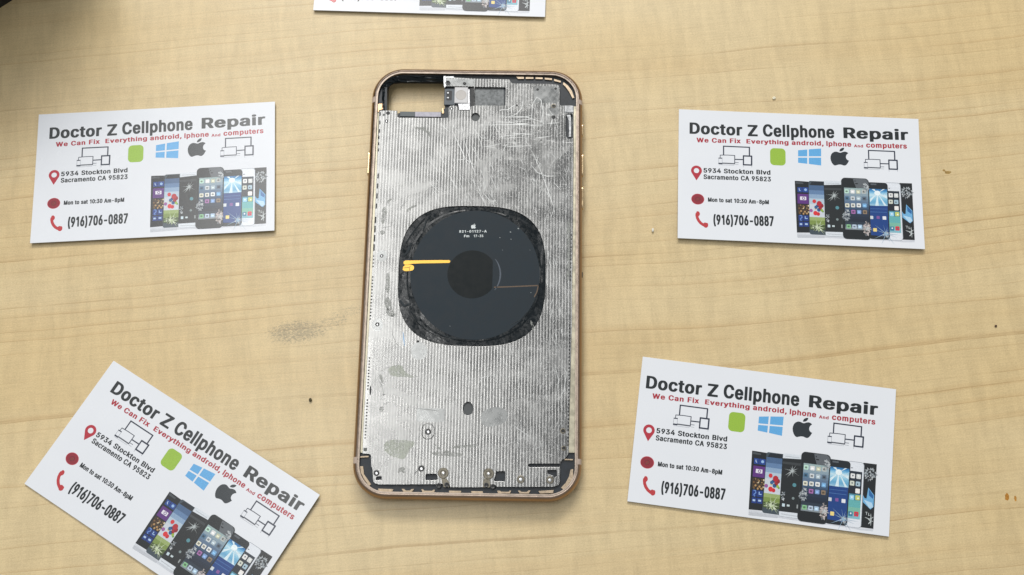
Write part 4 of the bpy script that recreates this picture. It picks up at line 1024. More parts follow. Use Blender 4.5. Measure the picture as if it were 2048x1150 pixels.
# ---- leftover adhesive
resid = Nodes("dried_adhesive")
v_ = resid.obj()
f_ = resid.noise(v_, (1.2, 1.2, 1.2), 4, 0.65, 3.0, 0.5)
resid.set(Base_Color=resid.mix(resid.ramp(f_, 0.35, 0.65), (0.20, 0.21, 0.195), (0.36, 0.37, 0.34)), Roughness=0.4, Alpha=resid.ramp(f_, 0.40, 0.58, 0.08, 0.8))
resid.bump(f_, 0.4, 0.2)
green = Nodes("greenish_film")
v_ = green.obj()
f_ = green.noise(v_, (0.8, 0.8, 0.8), 4, 0.6, 3.0, 0.5)
green.set(Base_Color=green.mix(green.ramp(f_, 0.3, 0.7), (0.42, 0.46, 0.36), (0.52, 0.55, 0.46)), Roughness=0.45, Alpha=green.ramp(f_, 0.35, 0.6, 0.22, 0.6))
patches = [
    ([(-23.05, 55.73), (-21.76, 55.65), (-20.46, 55.37), (-19.56, 55.78), (-18.26, 55.50), (-17.48, 54.23), (-16.69, 52.87), (-16.27, 51.30), (-17.02, 51.69), (-17.81, 53.24), (-18.74, 53.62), (-19.88, 54.59), (-20.98, 54.58), (-22.65, 54.95)], 0),
    ([(-33.32, 23.31), (-32.13, 24.84), (-31.34, 23.33), (-31.59, 21.06), (-32.01, 18.41), (-32.89, 18.02), (-33.50, 19.52), (-33.05, 21.42)], 0),
    ([(-33.49, 15.38), (-32.25, 15.78), (-31.48, 14.66), (-32.52, 13.90), (-33.26, 14.26)], 0),
    ([(-31.33, 27.13), (-29.91, 27.92), (-29.71, 27.35), (-30.75, 26.38), (-30.90, 25.62), (-31.46, 25.99)], 0),
    ([(-24.48, 23.44), (-22.38, 24.98), (-20.42, 25.77), (-20.58, 25.01), (-22.70, 23.84), (-23.90, 22.31)], 0),
    ([(-30.79, -0.56), (-29.57, 0.01), (-29.09, -2.74), (-29.06, -7.31), (-29.92, -7.87), (-30.70, -6.42), (-30.47, -3.68)], 0),
    ([(-30.88, -10.07), (-29.89, -8.60), (-28.59, -10.04), (-28.14, -12.21), (-26.74, -15.80), (-27.78, -16.18), (-29.11, -14.03), (-30.23, -12.78)], 0),
    ([(-30.20, -13.33), (-29.16, -12.95), (-28.71, -15.11), (-27.45, -15.81), (-28.14, -16.19), (-29.95, -15.13)], 0),
    ([(-28.55, -60.72), (-27.41, -59.51), (-24.86, -59.13), (-21.08, -59.32), (-17.99, -59.70), (-18.28, -60.90), (-18.94, -61.59), (-19.91, -62.96), (-20.84, -65.18), (-21.84, -65.88), (-23.73, -65.40), (-25.45, -65.09), (-27.39, -63.77), (-28.46, -62.76)], 1),
    ([(-28.53, -34.73), (-26.85, -33.47), (-23.37, -33.24), (-23.14, -34.65), (-21.51, -36.38), (-19.22, -37.05), (-19.54, -37.75), (-22.68, -37.28), (-25.80, -37.50), (-27.93, -36.48)], 1),
    ([(-12.71, -63.69), (-10.69, -62.98), (-8.97, -63.46), (-7.12, -62.41), (-5.06, -63.06), (-1.64, -63.17), (-1.61, -64.36), (-5.01, -64.58), (-7.58, -64.29), (-10.64, -64.34)], 0),
    ([(-5.95, -61.88), (-4.27, -60.83), (0.85, -60.58), (3.40, -60.20), (3.08, -61.22), (-1.69, -61.64)], 0),
    ([(-11.47, -60.27), (-10.42, -60.77), (-9.02, -61.93), (-9.34, -62.45), (-10.57, -61.62)], 0),
    ([(-23.40, -69.11), (-21.91, -68.24), (-20.86, -68.90), (-21.68, -69.76), (-20.64, -70.08), (-21.64, -70.60), (-22.69, -69.94), (-23.50, -70.80)], 0),
    ([(-31.56, -36.89), (-30.71, -36.53), (-29.74, -38.62), (-29.85, -40.02), (-30.77, -38.99)], 0),
    ([(-30.85, -48.22), (-29.50, -47.68), (-29.25, -49.41), (-30.42, -50.12)], 0),
    ([(-28.15, -15.82), (-26.46, -14.35), (-25.69, -15.79), (-27.61, -16.18)], 0),
    ([(33.16, 19.37), (34.41, 20.52), (34.79, 16.77), (34.66, 5.60), (34.34, -1.77), (33.46, -1.78), (33.75, 9.29)], 0),
    ([(20.73, -16.51), (21.44, -16.86), (22.53, -19.71), (21.49, -20.44)], 0),
]
for pts, k in patches:
    b = MB()
    b.add(*fill([smooth_poly(pts, 1)], 6.612))
    link("adhesive_residue", b.mesh("adhesive_residue"), green.m if k else resid.m, phone)
b = MB()
for t, w in (([(-27.79, -19.96), (-27.32, -22.64), (-25.78, -25.83), (-24.88, -26.53)], .14), ([(-30.76, -35.47), (-28.55, -34.20), (-24.25, -33.08)], .12), ([(-31.48, -38.65), (-30.17, -40.73), (-29.33, -43.85), (-30.46, -45.61)], .16), ([(-17.57, -48.35), (-14.11, -48.64), (-10.13, -49.10)], .2),
             ([(-30.19, -43.87), (-28.65, -43.50)], .18), ([(-29.50, -47.68), (-28.51, -46.62), (-26.79, -46.42)], .14), ([(-15.92, -68.99), (-17.24, -70.02), (-17.88, -71.04)], .3), ([(-26.65, 23.40), (-25.64, 25.32), (-24.61, 26.47)], .12), ([(-32.64, 16.52), (-29.62, 17.32)], .12)):
    b = MB()
    b.ribbon(t, w, 6.614)
    link("glue_line", b.mesh("glue_line"), grey_resin, phone)
b = MB()
b.ribbon([(-23.69, -21.51), (-23.32, -24.01), (-22.96, -26.50)], 0.5, 6.613)
link("blue_pen_mark", b.mesh("blue_pen_mark"), simple("faded_blue_ink", (0.30, 0.46, 0.66), 0.5), phone)
b = MB()
b.add(*fill([smooth_poly([(-34.46, -41.50), (-34.00, -40.44), (-33.75, -41.83), (-33.84, -43.58), (-34.33, -44.28)], 1)], 6.612))
link("soot_mark", b.mesh("soot_mark"), dark_pit, phone)

# ------------------------------------------------------------------ business cards
ink = Nodes("printed_ink")
at = ink.n("ShaderNodeAttribute", attribute_name="ink")
vv = ink.obj()
fn = ink.noise(vv, (4, 4, 4), 2, 0.6)
ink.set(Base_Color=ink.mix(1.0, at.outputs["Color"], ink.comb(*[ink.ramp(fn, 0.3, 0.7, 0.9, 1.1)] * 3), "MULTIPLY"), Roughness=0.24, Specular_IOR_Level=0.8)
ink = ink.m
paper = Nodes("coated_white_card")
vv = paper.obj()
fn = paper.noise(vv, (0.05, 0.05, 0.05), 3, 0.5)
paper.set(Base_Color=paper.mix(fn, (0.74, 0.762, 0.80), (0.78, 0.797, 0.83)), Roughness=paper.ramp(fn, 0.3, 0.7, 0.24, 0.28), Specular_IOR_Level=0.5)
paper = paper.m
card_back = simple("shade_card_back", (0.02, 0.02, 0.022), 0.5, 0, 0.1)  # underside coloured black to deepen the shade under lifted edges

INK = lin(24, 31, 34)
RED = lin(168, 36, 52)
WHITE = (0.78, 0.80, 0.84, 1)
parts = {}


def part(name):
    return parts.setdefault(name, MB())


def put(name, polys, color, layer=1):
    b = part(name)
    b.add(*fill(polys, 0.010 * layer), 0, color)


def put_text(name, body, p, capv, bold, color=INK, space=1.0, layer=1):
    vs, fs = text_fit(body, p[0], p[1], capv, bold, space)
    part(name).add([(x, y, 0.010 * layer) for x, y, _ in vs], fs, 0, color)


U = 88.9 / 1816  # mm per measured unit on the card
put_text("heading", "Doctor", [(-40.42, 15.72), (-20.83, 15.81)], 93 * U, 0.040)
put_text("heading", "Z", [(-18.84, 15.74), (-15.10, 15.80)], 93 * U, 0.040)
put_text("heading", "Cellphone", [(-13.20, 15.89), (13.21, 16.34)], 100 * U, 0.040)
put_text("heading", "Repair", [(16.55, 16.55), (40.46, 16.73)], 88 * U, 0.040)
put_text("slogan", "We Can Fix", [(-37.79, 12.41), (-21.44, 12.78)], 38 * U, 0.030, RED, 1.05)
put_text("slogan", "Everything", [(-19.35, 12.82), (-3.76, 13.05)], 36 * U, 0.030, RED, 1.05)
put_text("slogan", "android,", [(-2.62, 13.00), (9.17, 13.22)], 38 * U, 0.030, RED, 1.05)
put_text("slogan", "Iphone", [(10.16, 13.16), (19.35, 13.25)], 40 * U, 0.030, RED, 1.05)
put_text("slogan", "And", [(20.34, 13.09), (23.67, 13.13)], 23 * U, 0.022, RED, 1.05)
put_text("slogan", "computers", [(24.81, 13.18), (39.79, 13.39)], 42 * U, 0.030, RED, 1.05)
put_text("address", "5934 Stockton Blvd", [(-35.17, 0.53), (-10.58, 0.81)], 37 * U, 0.030)
put_text("address", "Sacramento CA 95823", [(-35.15, -2.00), (-10.45, -1.86)], 38 * U, 0.030)
put_text("opening_hours", "Mon to sat 10:30 Am-8pM", [(-33.52, -10.81), (-11.31, -10.78)], 34 * U, 0.06)
put_text("telephone_number", "(916)706-0887", [(-31.51, -19.62), (-9.62, -19.22)], 80 * U, 0.06)
# icons
pc = [(-37.75, 1.19)][0]
s5 = U * 3.7096 / 7.188
tip = [(-37.72, -2.69)][0]
r0 = 79 * s5
pin = [(pc[0] + r0 * cos(radians(a)), pc[1] + r0 * sin(radians(a))) for a in range(-28, 209, 9)]
put("map_pin", [pin + [tip], ell(pc[0], pc[1], 39 * s5)], lin(178, 42, 58))
cc = [(-37.23, -9.98)][0]
put("clock_icon", [ell(cc[0], cc[1], 94 * s5, 84 * s5, 32)], lin(190, 62, 76))
put("clock_icon", [ell(cc[0], cc[1], 86 * s5, 76 * s5, 32)], lin(142, 34, 48), 2)
for a0 in range(0, 360, 30):
    a = radians(a0)
    part("clock_icon").ribbon([(cc[0] + 26 * s5 * cos(a), cc[1] + 24 * s5 * sin(a)), (cc[0] + 38 * s5 * cos(a), cc[1] + 36 * s5 * sin(a))], 10 * s5, 0.03, 0, False, lin(96, 40, 44))
part("clock_icon").ribbon([(-37.60, -10.57), (-37.20, -10.01), (-36.59, -9.61)], 9 * s5, 0.031, 0, False, lin(104, 70, 48))
HR = lin(186, 54, 58)
b = part("handset_icon")
b.ribbon([(-37.51, -15.52), (-37.56, -16.32), (-37.34, -17.37), (-36.83, -18.41), (-36.07, -19.31), (-35.13, -19.93), (-34.24, -20.23)], 42 * s5, 0.010, 0, False, HR)
for q_, a in (([(-37.13, -15.58)][0], 0.25), ([(-34.19, -19.89)][0], -0.6)):
    b.add(*fill([ell(q_[0], q_[1], 27 * s5, 36 * s5, 20, a)], 0.012), 0, HR)
b.add(*fill([smooth_poly([(-37.37, -14.71), (-37.01, -14.77), (-36.47, -16.00), (-36.79, -16.55), (-37.25, -16.70), (-37.81, -16.20), (-37.82, -15.26)], 1)], 0.014), 0, HR)
b.add(*fill([smooth_poly([(-35.26, -19.40), (-34.63, -18.84), (-34.00, -19.16), (-33.38, -19.93), (-33.53, -20.57), (-34.24, -21.08), (-35.12, -20.59)], 1)], 0.014), 0, HR)
# green block, four pane window, bitten fruit
g = rc([(-10.64, 11.41), (-4.95, 4.66)])
put("green_block", [rrect(g[0], g[1], g[2], g[3], 1.5, 6)], lin(150, 186, 62))
for t in ([(-0.31, 10.97), (3.08, 11.45), (3.03, 8.73), (-0.34, 8.58)], [(-0.35, 8.05), (3.02, 8.20), (2.98, 5.76), (-0.38, 6.03)], [(3.67, 11.53), (8.20, 12.05), (8.14, 8.97), (3.63, 8.76)], [(3.62, 8.23), (8.13, 8.43), (8.07, 5.31), (3.58, 5.74)]):
    put("window_icon", [t], lin(96, 168, 220))
put("bitten_fruit_icon", [FRUIT], lin(36, 44, 50))
put("bitten_fruit_icon", [LEAF], lin(36, 44, 50))


def devices(dx, dy):
    b = MB()
    k = s5 * 7.188 / 8.192

    def line(p, w, c=lin(40, 48, 66)):
        b.ribbon([(x + dx, y + dy) for x, y in p], w * k * 1.35, 0.012, 0, False, c)

    line([(-28.01, 11.34), (-23.19, 11.32), (-18.05, 11.32)], 15)
    line([(-27.79, 11.40), (-27.78, 7.74)], 15)
    line([(-18.25, 11.36), (-18.26, 8.03)], 16)
    line([(-29.09, 7.73), (-26.34, 7.87), (-23.59, 7.83)], 9)
    line([(-29.04, 7.73), (-29.04, 6.64)], 8)
    line([(-23.68, 7.92), (-23.69, 4.49)], 10)
    line([(-28.36, 4.59), (-26.11, 4.59), (-23.64, 4.56)], 15, lin(86, 90, 98))
    line([(-29.67, 6.52), (-28.23, 6.54)], 12)
    line([(-29.58, 6.50), (-29.57, 4.44)], 4, lin(140, 145, 155))
    line([(-28.30, 6.56), (-28.29, 4.49)], 4, lin(140, 145, 155))
    line([(-29.71, 4.43), (-28.18, 4.40)], 18)
    line([(-23.55, 6.30), (-20.54, 6.34)], 14)
    line([(-23.55, 5.05), (-22.25, 5.06)], 8, lin(110, 114, 124))
    line([(-23.55, 4.30), (-22.29, 4.24)], 5, lin(160, 164, 170))
    line([(-29.48, 3.91), (-23.86, 3.93)], 7, lin(190, 194, 200))
    line([(-20.67, 7.82), (-17.25, 7.83)], 18)
    line([(-20.47, 7.88), (-20.47, 4.16)], 16)
    line([(-17.45, 7.92), (-17.47, 4.30)], 18)
    line([(-20.68, 4.32), (-17.26, 4.33)], 18)
    line([(-20.52, 3.99), (-20.52, 3.32)], 6, lin(170, 174, 182))
    line([(-17.45, 4.13), (-17.45, 3.46)], 6, lin(170, 174, 182))
    return b


o1 = [(-27.92, 11.40)][0]
o2 = [(25.49, 12.15)][0]
dev1, dev2 = devices(0, 0), devices(o2[0] - o1[0], o2[1] - o1[1])

# the printed picture: seven cracked handsets standing side by side
GU = s5 * 7.188 / 7.186
rnd = random.Random(5)
pics = [MB() for _ in range(8)]


def gp(i, polys, c, layer):
    pics[i].add(*fill(polys, 0.010 * layer), 0, c)


def grr(i, p, r, c, layer):
    gp(i, [rrect(*rc(p), r * GU, 4)], c, layer)


def shatter(i, p, n, rmax, layer, c=(0.48, 0.52, 0.52, 1), core=22, seed=0):
    r_ = random.Random(seed + 77)
    for k in range(n):
        a = 2 * pi * k / n + r_.uniform(-.25, .25)
        L = rmax * GU * r_.uniform(.35, 1.0)
        w = r_.uniform(3, 7.5) * GU
        x, y = p
        gp(i, [[(x - w * sin(a), y + w * cos(a)), (x + w * sin(a), y - w * cos(a)), (x + L * cos(a), y + L * sin(a))]], c, layer + k * 0.02)
    gp(i, [[(p[0] + core * GU * r_.uniform(.5, 1.2) * cos(2 * pi * k / 9), p[1] + core * GU * r_.uniform(.5, 1.2) * sin(2 * pi * k / 9)) for k in range(9)]], c, layer + 1)


def frost(i, p, rx_, ry_, n, layer, seed=0, cols=((.50, .53, .54, 1), (.26, .30, .32, 1), (.14, .16, .18, 1), (.38, .41, .43, 1))):
    r_ = random.Random(seed + 9)
    for k in range(n):
        a, t = r_.uniform(0, 2 * pi), math.sqrt(r_.random())
        x, y = p[0] + rx_ * GU * t * cos(a), p[1] + ry_ * GU * t * sin(a)
        s_ = r_.uniform(10, 32) * GU
        gp(i, [[(x + s_ * r_.uniform(.3, 1) * cos(2.1 * j + a), y + s_ * r_.uniform(.3, 1) * sin(2.1 * j + a)) for j in range(3)]], cols[k % len(cols)], layer + k * 0.01)


BLK = lin(22, 27, 31)
# soft floor tint and reflections under the row
gp(0, [[(-1.34, -21.38), (8.59, -21.32), (15.61, -22.18), (24.88, -22.54), (32.15, -22.34), (36.65, -22.52), (40.92, -22.14), (40.89, -22.98), (36.62, -23.18), (32.13, -22.86), (15.59, -22.84), (8.57, -22.77), (-1.36, -23.10)]], (0.60, 0.625, 0.67, 1), 1)
gp(0, [[(-1.22, -22.04), (8.58, -21.98), (8.56, -22.90), (-1.11, -23.22)]], (0.52, 0.54, 0.58, 1), 1.5)
# 1 dark handset with coloured tiles
gp(1, [[(-1.74, -1.14), (-0.54, -1.14), (3.65, -1.27), (3.87, -21.06), (-1.38, -21.25)]], BLK, 2)
gp(1, [[(-1.44, -1.45), (1.36, -1.73), (1.40, -2.27), (-1.32, -2.26)]], lin(70, 76, 80), 3)
grr(1, [(-0.81, -3.59), (0.79, -5.54)], 2, lin(28, 66, 140), 3)
grr(1, [(0.97, -3.56), (3.12, -5.51)], 2, lin(28, 66, 140), 3)
gp(1, [ell(*[(2.13, -4.48)][0], 20 * GU)], lin(150, 185, 225), 4)
pics[1].ribbon([(-0.20, -4.05), (-0.16, -4.64), (0.19, -5.00)], 10 * GU, 0.04, 0, False, lin(190, 210, 235))
grr(1, [(-0.90, -6.15), (3.18, -9.97)], 2, lin(92, 46, 122), 3)
grr(1, [(0.05, -7.19), (2.31, -8.56)], 6, lin(226, 222, 230), 4)
gp(1, [ell(*[(1.31, -7.86)][0], 22 * GU), ell(*[(1.31, -7.86)][0], 13 * GU)], lin(92, 46, 122), 5)
grr(1, [(-0.85, -10.37), (3.24, -13.87)], 2, lin(66, 52, 36), 3)
for k in range(46):
    x, y = rnd.uniform(185, 335), rnd.uniform(508, 630)
    pp = lerp([(-0.85, -10.37)][0], [(3.24, -13.87)][0], 0)
    q0, q1 = [(-0.85, -10.37)][0], [(3.24, -13.87)][0]
    X = q0[0] + (q1[0] - q0[0]) * rnd.random()
    Y = q0[1] + (q1[1] - q0[1]) * rnd.random()
    gp(1, [ell(X, Y, rnd.uniform(6, 20) * GU, rnd.uniform(6, 18) * GU, 7)], rnd.choice([lin(176, 140, 92), lin(220, 205, 170), lin(58, 40, 26), lin(120, 88, 52), lin(36, 34, 34)]), 4 + k * .02)
for t in ([(-0.66, -14.45), (0.92, -16.64)], [(1.11, -14.45), (2.99, -16.60)], [(-0.59, -16.98), (0.99, -18.89)], [(1.17, -16.95), (3.01, -18.80)]):
    grr(1, t, 2, lin(26, 56, 128), 3)
pics[1].ribbon([(-0.23, -14.56), (0.45, -14.58), (0.64, -15.32), (0.00, -15.94), (0.27, -16.62)], 14 * GU, 0.04, 0, False, lin(104, 142, 205))
pics[1].ribbon([(1.78, -14.87), (1.77, -15.70), (2.60, -15.66)], 14 * GU, 0.04, 0, False, lin(160, 190, 225))
grr(1, [(-0.27, -17.62), (0.60, -18.25)], 3, lin(175, 200, 228), 4)
grr(1, [(1.62, -17.54), (2.61, -18.15)], 3, lin(175, 200, 228), 4)
# 2 blue-green handset with balloons
gp(2, [rrect(*(3.23, -21.74, 9.81, -0.92), 30 * GU, 5)], lin(64, 76, 84), 3)
gp(2, [[(3.68, -2.73), (4.42, -1.24), (8.74, -1.04), (8.77, -2.45)]], lin(26, 34, 42), 4)
bands = [(226, 300, (70, 98, 134)), (298, 360, (96, 126, 164)), (358, 420, (138, 164, 192)), (418, 500, (176, 194, 208)), (498, 690, (200, 206, 214)), (688, 740, (150, 168, 104)), (738, 800, (122, 142, 72)), (798, 870, (70, 88, 44))]
bx2 = (3.36, -19.85, 9.00, -2.61)
gl, gr = (bx2[0], bx2[3]), (bx2[2], bx2[1])
for ya, yb, c in bands:
    t0, t1 = (ya - 226) / 644, (yb - 226) / 644
    yA, yB = gl[1] + (gr[1] - gl[1]) * t0, gl[1] + (gr[1] - gl[1]) * t1
    gp(2, [[(gl[0], yA), (gr[0], yA), (gr[0], yB), (gl[0], yB)]], lin(*c), 5 + t0)
for p_, r_, c in zip([(5.20, -8.86), (7.00, -9.69), (7.80, -10.45), (6.33, -10.57), (7.28, -11.33), (5.76, -11.14), (6.76, -12.11), (5.63, -11.62), (5.52, -13.44), (6.52, -13.72), (7.77, -12.19), (3.97, -12.50), (8.26, -12.70)], (27, 38, 30, 22, 26, 24, 26, 16, 32, 26, 20, 24, 14),
                     ((205, 52, 58), (176, 34, 46), (140, 28, 42), (36, 60, 110), (160, 34, 40), (44, 92, 140), (40, 84, 136), (210, 180, 70), (214, 44, 50), (196, 40, 48), (150, 180, 60), (150, 90, 150), (110, 150, 60))):
    gp(2, [ell(p_[0], p_[1], r_ * GU, r_ * 1.1 * GU, 14)], lin(*c), 7 + r_ * .01)
shatter(2, [(6.33, -18.78)][0], 22, 150, 8, lin(196, 208, 176), 34, 3)
frost(2, [(6.12, -19.32)][0], 90, 70, 26, 9, 2, (lin(60, 74, 40), lin(170, 186, 140), lin(38, 46, 36), lin(205, 214, 190)))
# 3 white handset with black screen
gp(3, [rrect(*(8.94, -22.10, 16.12, -0.58), 24 * GU, 5)], lin(214, 220, 226), 10)
gp(3, [[(8.80, -2.34), (16.10, -1.84), (16.15, -20.33), (8.91, -20.46)]], lin(30, 34, 36), 10.5)
gp(3, [[(9.75, -1.43), (14.58, -1.42), (14.58, -1.58), (9.75, -1.62)]], lin(170, 175, 182), 10.5)
gp(3, [[(8.95, -3.46), (15.35, -3.33), (15.33, -4.19), (8.99, -4.22)]], lin(58, 62, 64), 11)
shatter(3, [(12.44, -6.27)][0], 14, 125, 12, (0.42, 0.46, 0.46, 1), 26, 11)
gp(3, [ell(*[(13.48, -10.99)][0], 26 * GU)], lin(84, 140, 150), 12)
gp(3, [ell(*[(13.35, -15.53)][0], 18 * GU)], lin(126, 140, 140), 12)
grr(3, [(9.77, -17.69), (10.71, -18.73)], 4, lin(196, 214, 222), 12)
grr(3, [(11.38, -17.85), (12.32, -18.50)], 4, lin(196, 210, 212), 12)
grr(3, [(14.71, -17.46), (15.29, -18.76)], 4, lin(150, 156, 156), 12)
frost(3, [(9.62, -15.17)][0], 38, 56, 16, 12, 4)
gp(3, [[(9.60, -21.14), (15.38, -21.32), (15.37, -21.53), (9.65, -21.38)]], lin(180, 184, 190), 11)
# 7 black handset at the far right, 6 white handset, 5 dark blue one
gp(7, [[(36.46, -0.25), (41.03, -0.20), (40.97, -22.14), (36.16, -22.20)]], lin(24, 28, 31), 2)
frost(7, [(38.86, -3.92)][0], 90, 80, 46, 3, 6)
gp(7, [[(38.56, -8.50), (40.66, -10.86), (40.61, -14.80), (39.66, -15.77), (36.98, -13.64), (36.87, -11.25), (37.53, -12.28), (38.16, -12.25)]], lin(110, 172, 214), 4)
gp(7, [[(38.79, -9.02), (40.48, -11.08), (40.31, -12.16), (38.89, -11.15)]], lin(40, 100, 160), 5)
gp(7, [[(37.26, -12.83), (40.00, -13.50), (40.50, -14.94), (39.30, -15.53)]], lin(178, 210, 232), 5)
for t in ([(37.86, -16.92), (38.49, -16.81), (38.38, -17.82)], [(39.11, -16.99), (39.13, -17.92), (39.71, -17.76)], [(37.92, -18.64), (39.54, -19.09), (40.82, -18.24)], [(39.86, -17.22), (39.99, -19.07), (40.01, -21.18)], [(39.03, -19.11), (39.77, -19.61), (40.72, -19.70)], [(39.22, -20.69), (39.88, -19.87)]):
    pics[7].ribbon(t, 12 * GU, 0.04, 0, True, (0.55, 0.6, 0.6, 1))
gp(6, [rrect(*(31.00, -22.59, 36.86, -0.24), 45 * GU, 6)], lin(150, 156, 164), 3)
gp(6, [rrect(*(31.10, -22.48, 36.68, -0.41), 42 * GU, 6)], lin(222, 226, 232), 4)
grr(6, [(32.33, -2.39), (32.98, -2.63)], 3, lin(40, 44, 50), 5)
for ya, yb, c in ((308, 480, (34, 44, 56)), (478, 600, (28, 34, 46)), (598, 680, (70, 132, 150)), (678, 770, (98, 172, 172)), (768, 850, (120, 180, 160)), (848, 912, (130, 184, 196))):
    bx6 = (31.76, -19.68, 36.25, -3.54)
    q0, q1 = (bx6[0], bx6[3]), (bx6[2], bx6[1])
    f = lambda y_: q0[1] + (q1[1] - q0[1]) * (y_ - 308) / 604
    gp(6, [[(q0[0], f(ya)), (q1[0], f(ya)), (q1[0], f(yb)), (q0[0], f(yb))]], lin(*c), 5 + ya * .001)
for p_, c in zip([(33.09, -5.21), (35.06, -5.22), (33.00, -7.74), (34.97, -7.75), (34.99, -10.16), (33.14, -12.54), (35.11, -12.45), (33.00, -18.12), (34.96, -17.98)],
                 ((228, 228, 226), (214, 216, 214), (206, 210, 196), (164, 190, 204), (236, 232, 228), (150, 206, 232), (196, 204, 110), (58, 120, 150), (206, 46, 70))):
    gp(6, [rrect(p_[0] - 30 * GU, p_[1] - 32 * GU, p_[0] + 30 * GU, p_[1] + 32 * GU, 10 * GU, 3)], lin(*c), 7)
    gp(6, [ell(p_[0] + rnd.uniform(-8, 8) * GU, p_[1] + rnd.uniform(-8, 8) * GU, 11 * GU, 12 * GU, 8)], rnd.choice([lin(60, 70, 80), lin(235, 240, 240), lin(90, 100, 110)]), 8)
gp(5, [rrect(*(24.44, -22.43, 32.12, -0.45), 46 * GU, 6)], lin(26, 32, 38), 6)
grr(5, [(25.90, -0.90), (28.04, -1.50)], 6, lin(86, 92, 98), 7)
for k in range(12):
    t0, t1 = k / 12, (k + 1) / 12
    bx5 = (25.10, -9.56, 31.82, -2.99)
    q0, q1 = (bx5[0], bx5[3]), (bx5[2], bx5[1])
    c = [(44, 112, 168), (74, 146, 196), (120, 180, 216), (160, 206, 228), (190, 220, 232), (170, 210, 228), (146, 196, 220), (128, 186, 214), (112, 174, 208), (104, 166, 202), (120, 174, 206), (150, 190, 214)][k]
    gp(5, [[(q0[0], q0[1] + (q1[1] - q0[1]) * t0), (q1[0], q0[1] + (q1[1] - q0[1]) * t0), (q1[0], q0[1] + (q1[1] - q0[1]) * t1), (q0[0], q0[1] + (q1[1] - q0[1]) * t1)]], lin(*c), 7 + k * .02)
for t in ([(28.32, -4.67), (25.49, -6.96), (25.45, -8.30)], [(28.32, -4.67), (27.28, -9.55), (28.55, -9.49)], [(28.32, -4.67), (30.57, -9.40), (31.46, -9.36)], [(28.32, -4.67), (31.76, -5.59), (31.73, -6.67)], [(28.32, -4.67), (26.22, -3.15), (27.23, -3.11)], [(28.32, -4.67), (30.28, -2.97), (31.04, -2.93)]):
    gp(5, [t], lin(214, 232, 238), 8)
gp(5, [ell(*[(28.25, -4.62)][0], 44 * GU, 38 * GU, 16)], lin(232, 242, 244), 9)
gp(5, [[(25.01, -9.66), (31.78, -9.45), (31.73, -21.25), (24.92, -20.96)]], lin(20, 62, 128), 7.4)
gp(5, [[(25.43, -10.71), (31.42, -10.59), (31.41, -10.75), (25.43, -10.87)]], lin(70, 112, 168), 8)
gp(5, [[(25.39, -11.94), (31.37, -11.88), (31.37, -12.01), (25.39, -12.10)]], lin(80, 122, 176), 8)
for p_, c, r_ in zip([(25.78, -14.16), (28.15, -14.05), (30.42, -14.16), (26.84, -18.89)], ((206, 212, 216), (128, 82, 150), (226, 228, 232), (236, 214, 130)), (24, 22, 26, 26)):
    gp(5, [rrect(p_[0] - r_ * GU, p_[1] - r_ * GU, p_[0] + r_ * GU, p_[1] + r_ * GU, 6 * GU, 3)], lin(*c), 8)
shatter(5, [(30.72, -20.16)][0], 13, 215, 9, (0.30, 0.44, 0.56, 1), 30, 19)
frost(5, [(30.83, -20.42)][0], 48, 46, 18, 10, 8)
gp(5, [[(32.27, -3.95), (29.67, -6.09), (30.07, -5.45)]], (0.6, 0.7, 0.76, 1), 9)
# 4 large black handset in front
gp(4, [rrect(*(15.16, -22.85, 25.28, 0.88), 60 * GU, 8)], lin(40, 46, 50), 15)
gp(4, [rrect(*(15.36, -22.67, 25.07, 0.69), 56 * GU, 8)], lin(23, 28, 31), 16)
gp(4, [[(19.52, 0.59), (23.79, 0.79), (24.79, 0.02), (25.15, -1.58), (25.11, -2.88), (20.64, -3.09), (19.81, -0.75)]], lin(92, 97, 102), 17)
grr(4, [(20.28, -1.10), (21.29, -1.49)], 6, lin(20, 22, 26), 18)
gp(4, [ell(*[(20.26, -0.29)][0], 9 * GU)], lin(24, 28, 36), 18)
bx4 = (16.15, -19.24, 24.89, -3.03)
q0, q1 = (bx4[0], bx4[3]), (bx4[2], bx4[1])
cb = [(150, 172, 172), (150, 170, 178), (136, 156, 168), (120, 142, 160), (104, 128, 150), (92, 114, 140), (76, 100, 128), (60, 84, 112), (46, 66, 92), (38, 54, 78), (32, 46, 66), (28, 40, 58), (26, 36, 52), (40, 52, 66), (84, 98, 108), (130, 140, 146)]
for k, c in enumerate(cb):
    ya = q0[1] + (q1[1] - q0[1]) * k / len(cb)
    yb = q0[1] + (q1[1] - q0[1]) * (k + 1) / len(cb)
    gp(4, [[(q0[0], ya), (q1[0], ya), (q1[0], yb), (q0[0], yb)]], lin(*c), 17 + k * .02)
icons = [(885, 312, (190, 226, 206)), (970, 316, (222, 222, 220)), (1050, 320, (190, 192, 170)), (1130, 318, (186, 190, 186)),
         (888, 412, (76, 112, 140)), (970, 414, (206, 212, 214)), (1052, 416, (176, 190, 196)), (1134, 418, (90, 106, 122)),
         (890, 516, (228, 226, 206)), (972, 516, (226, 226, 218)), (1053, 516, (236, 238, 236)), (1136, 518, (120, 168, 210)),
         (974, 610, (166, 108, 168)), (1056, 612, (126, 156, 200)), (1138, 614, (140, 120, 98)),
         (902, 820, (136, 192, 142)), (984, 822, (190, 206, 224)), (1062, 824, (170, 194, 218)), (1140, 826, (196, 180, 176))]
gx, gy = [(-5.21, 2.99)][0], [(20.32, 4.16)][0]
ax = ((gy[0] - gx[0]) / 1000, (gy[1] - gx[1]) / 1000)
gz = [(-5.51, -23.82)][0]
ay = ((gz[0] - gx[0]) / 1000, (gz[1] - gx[1]) / 1000)
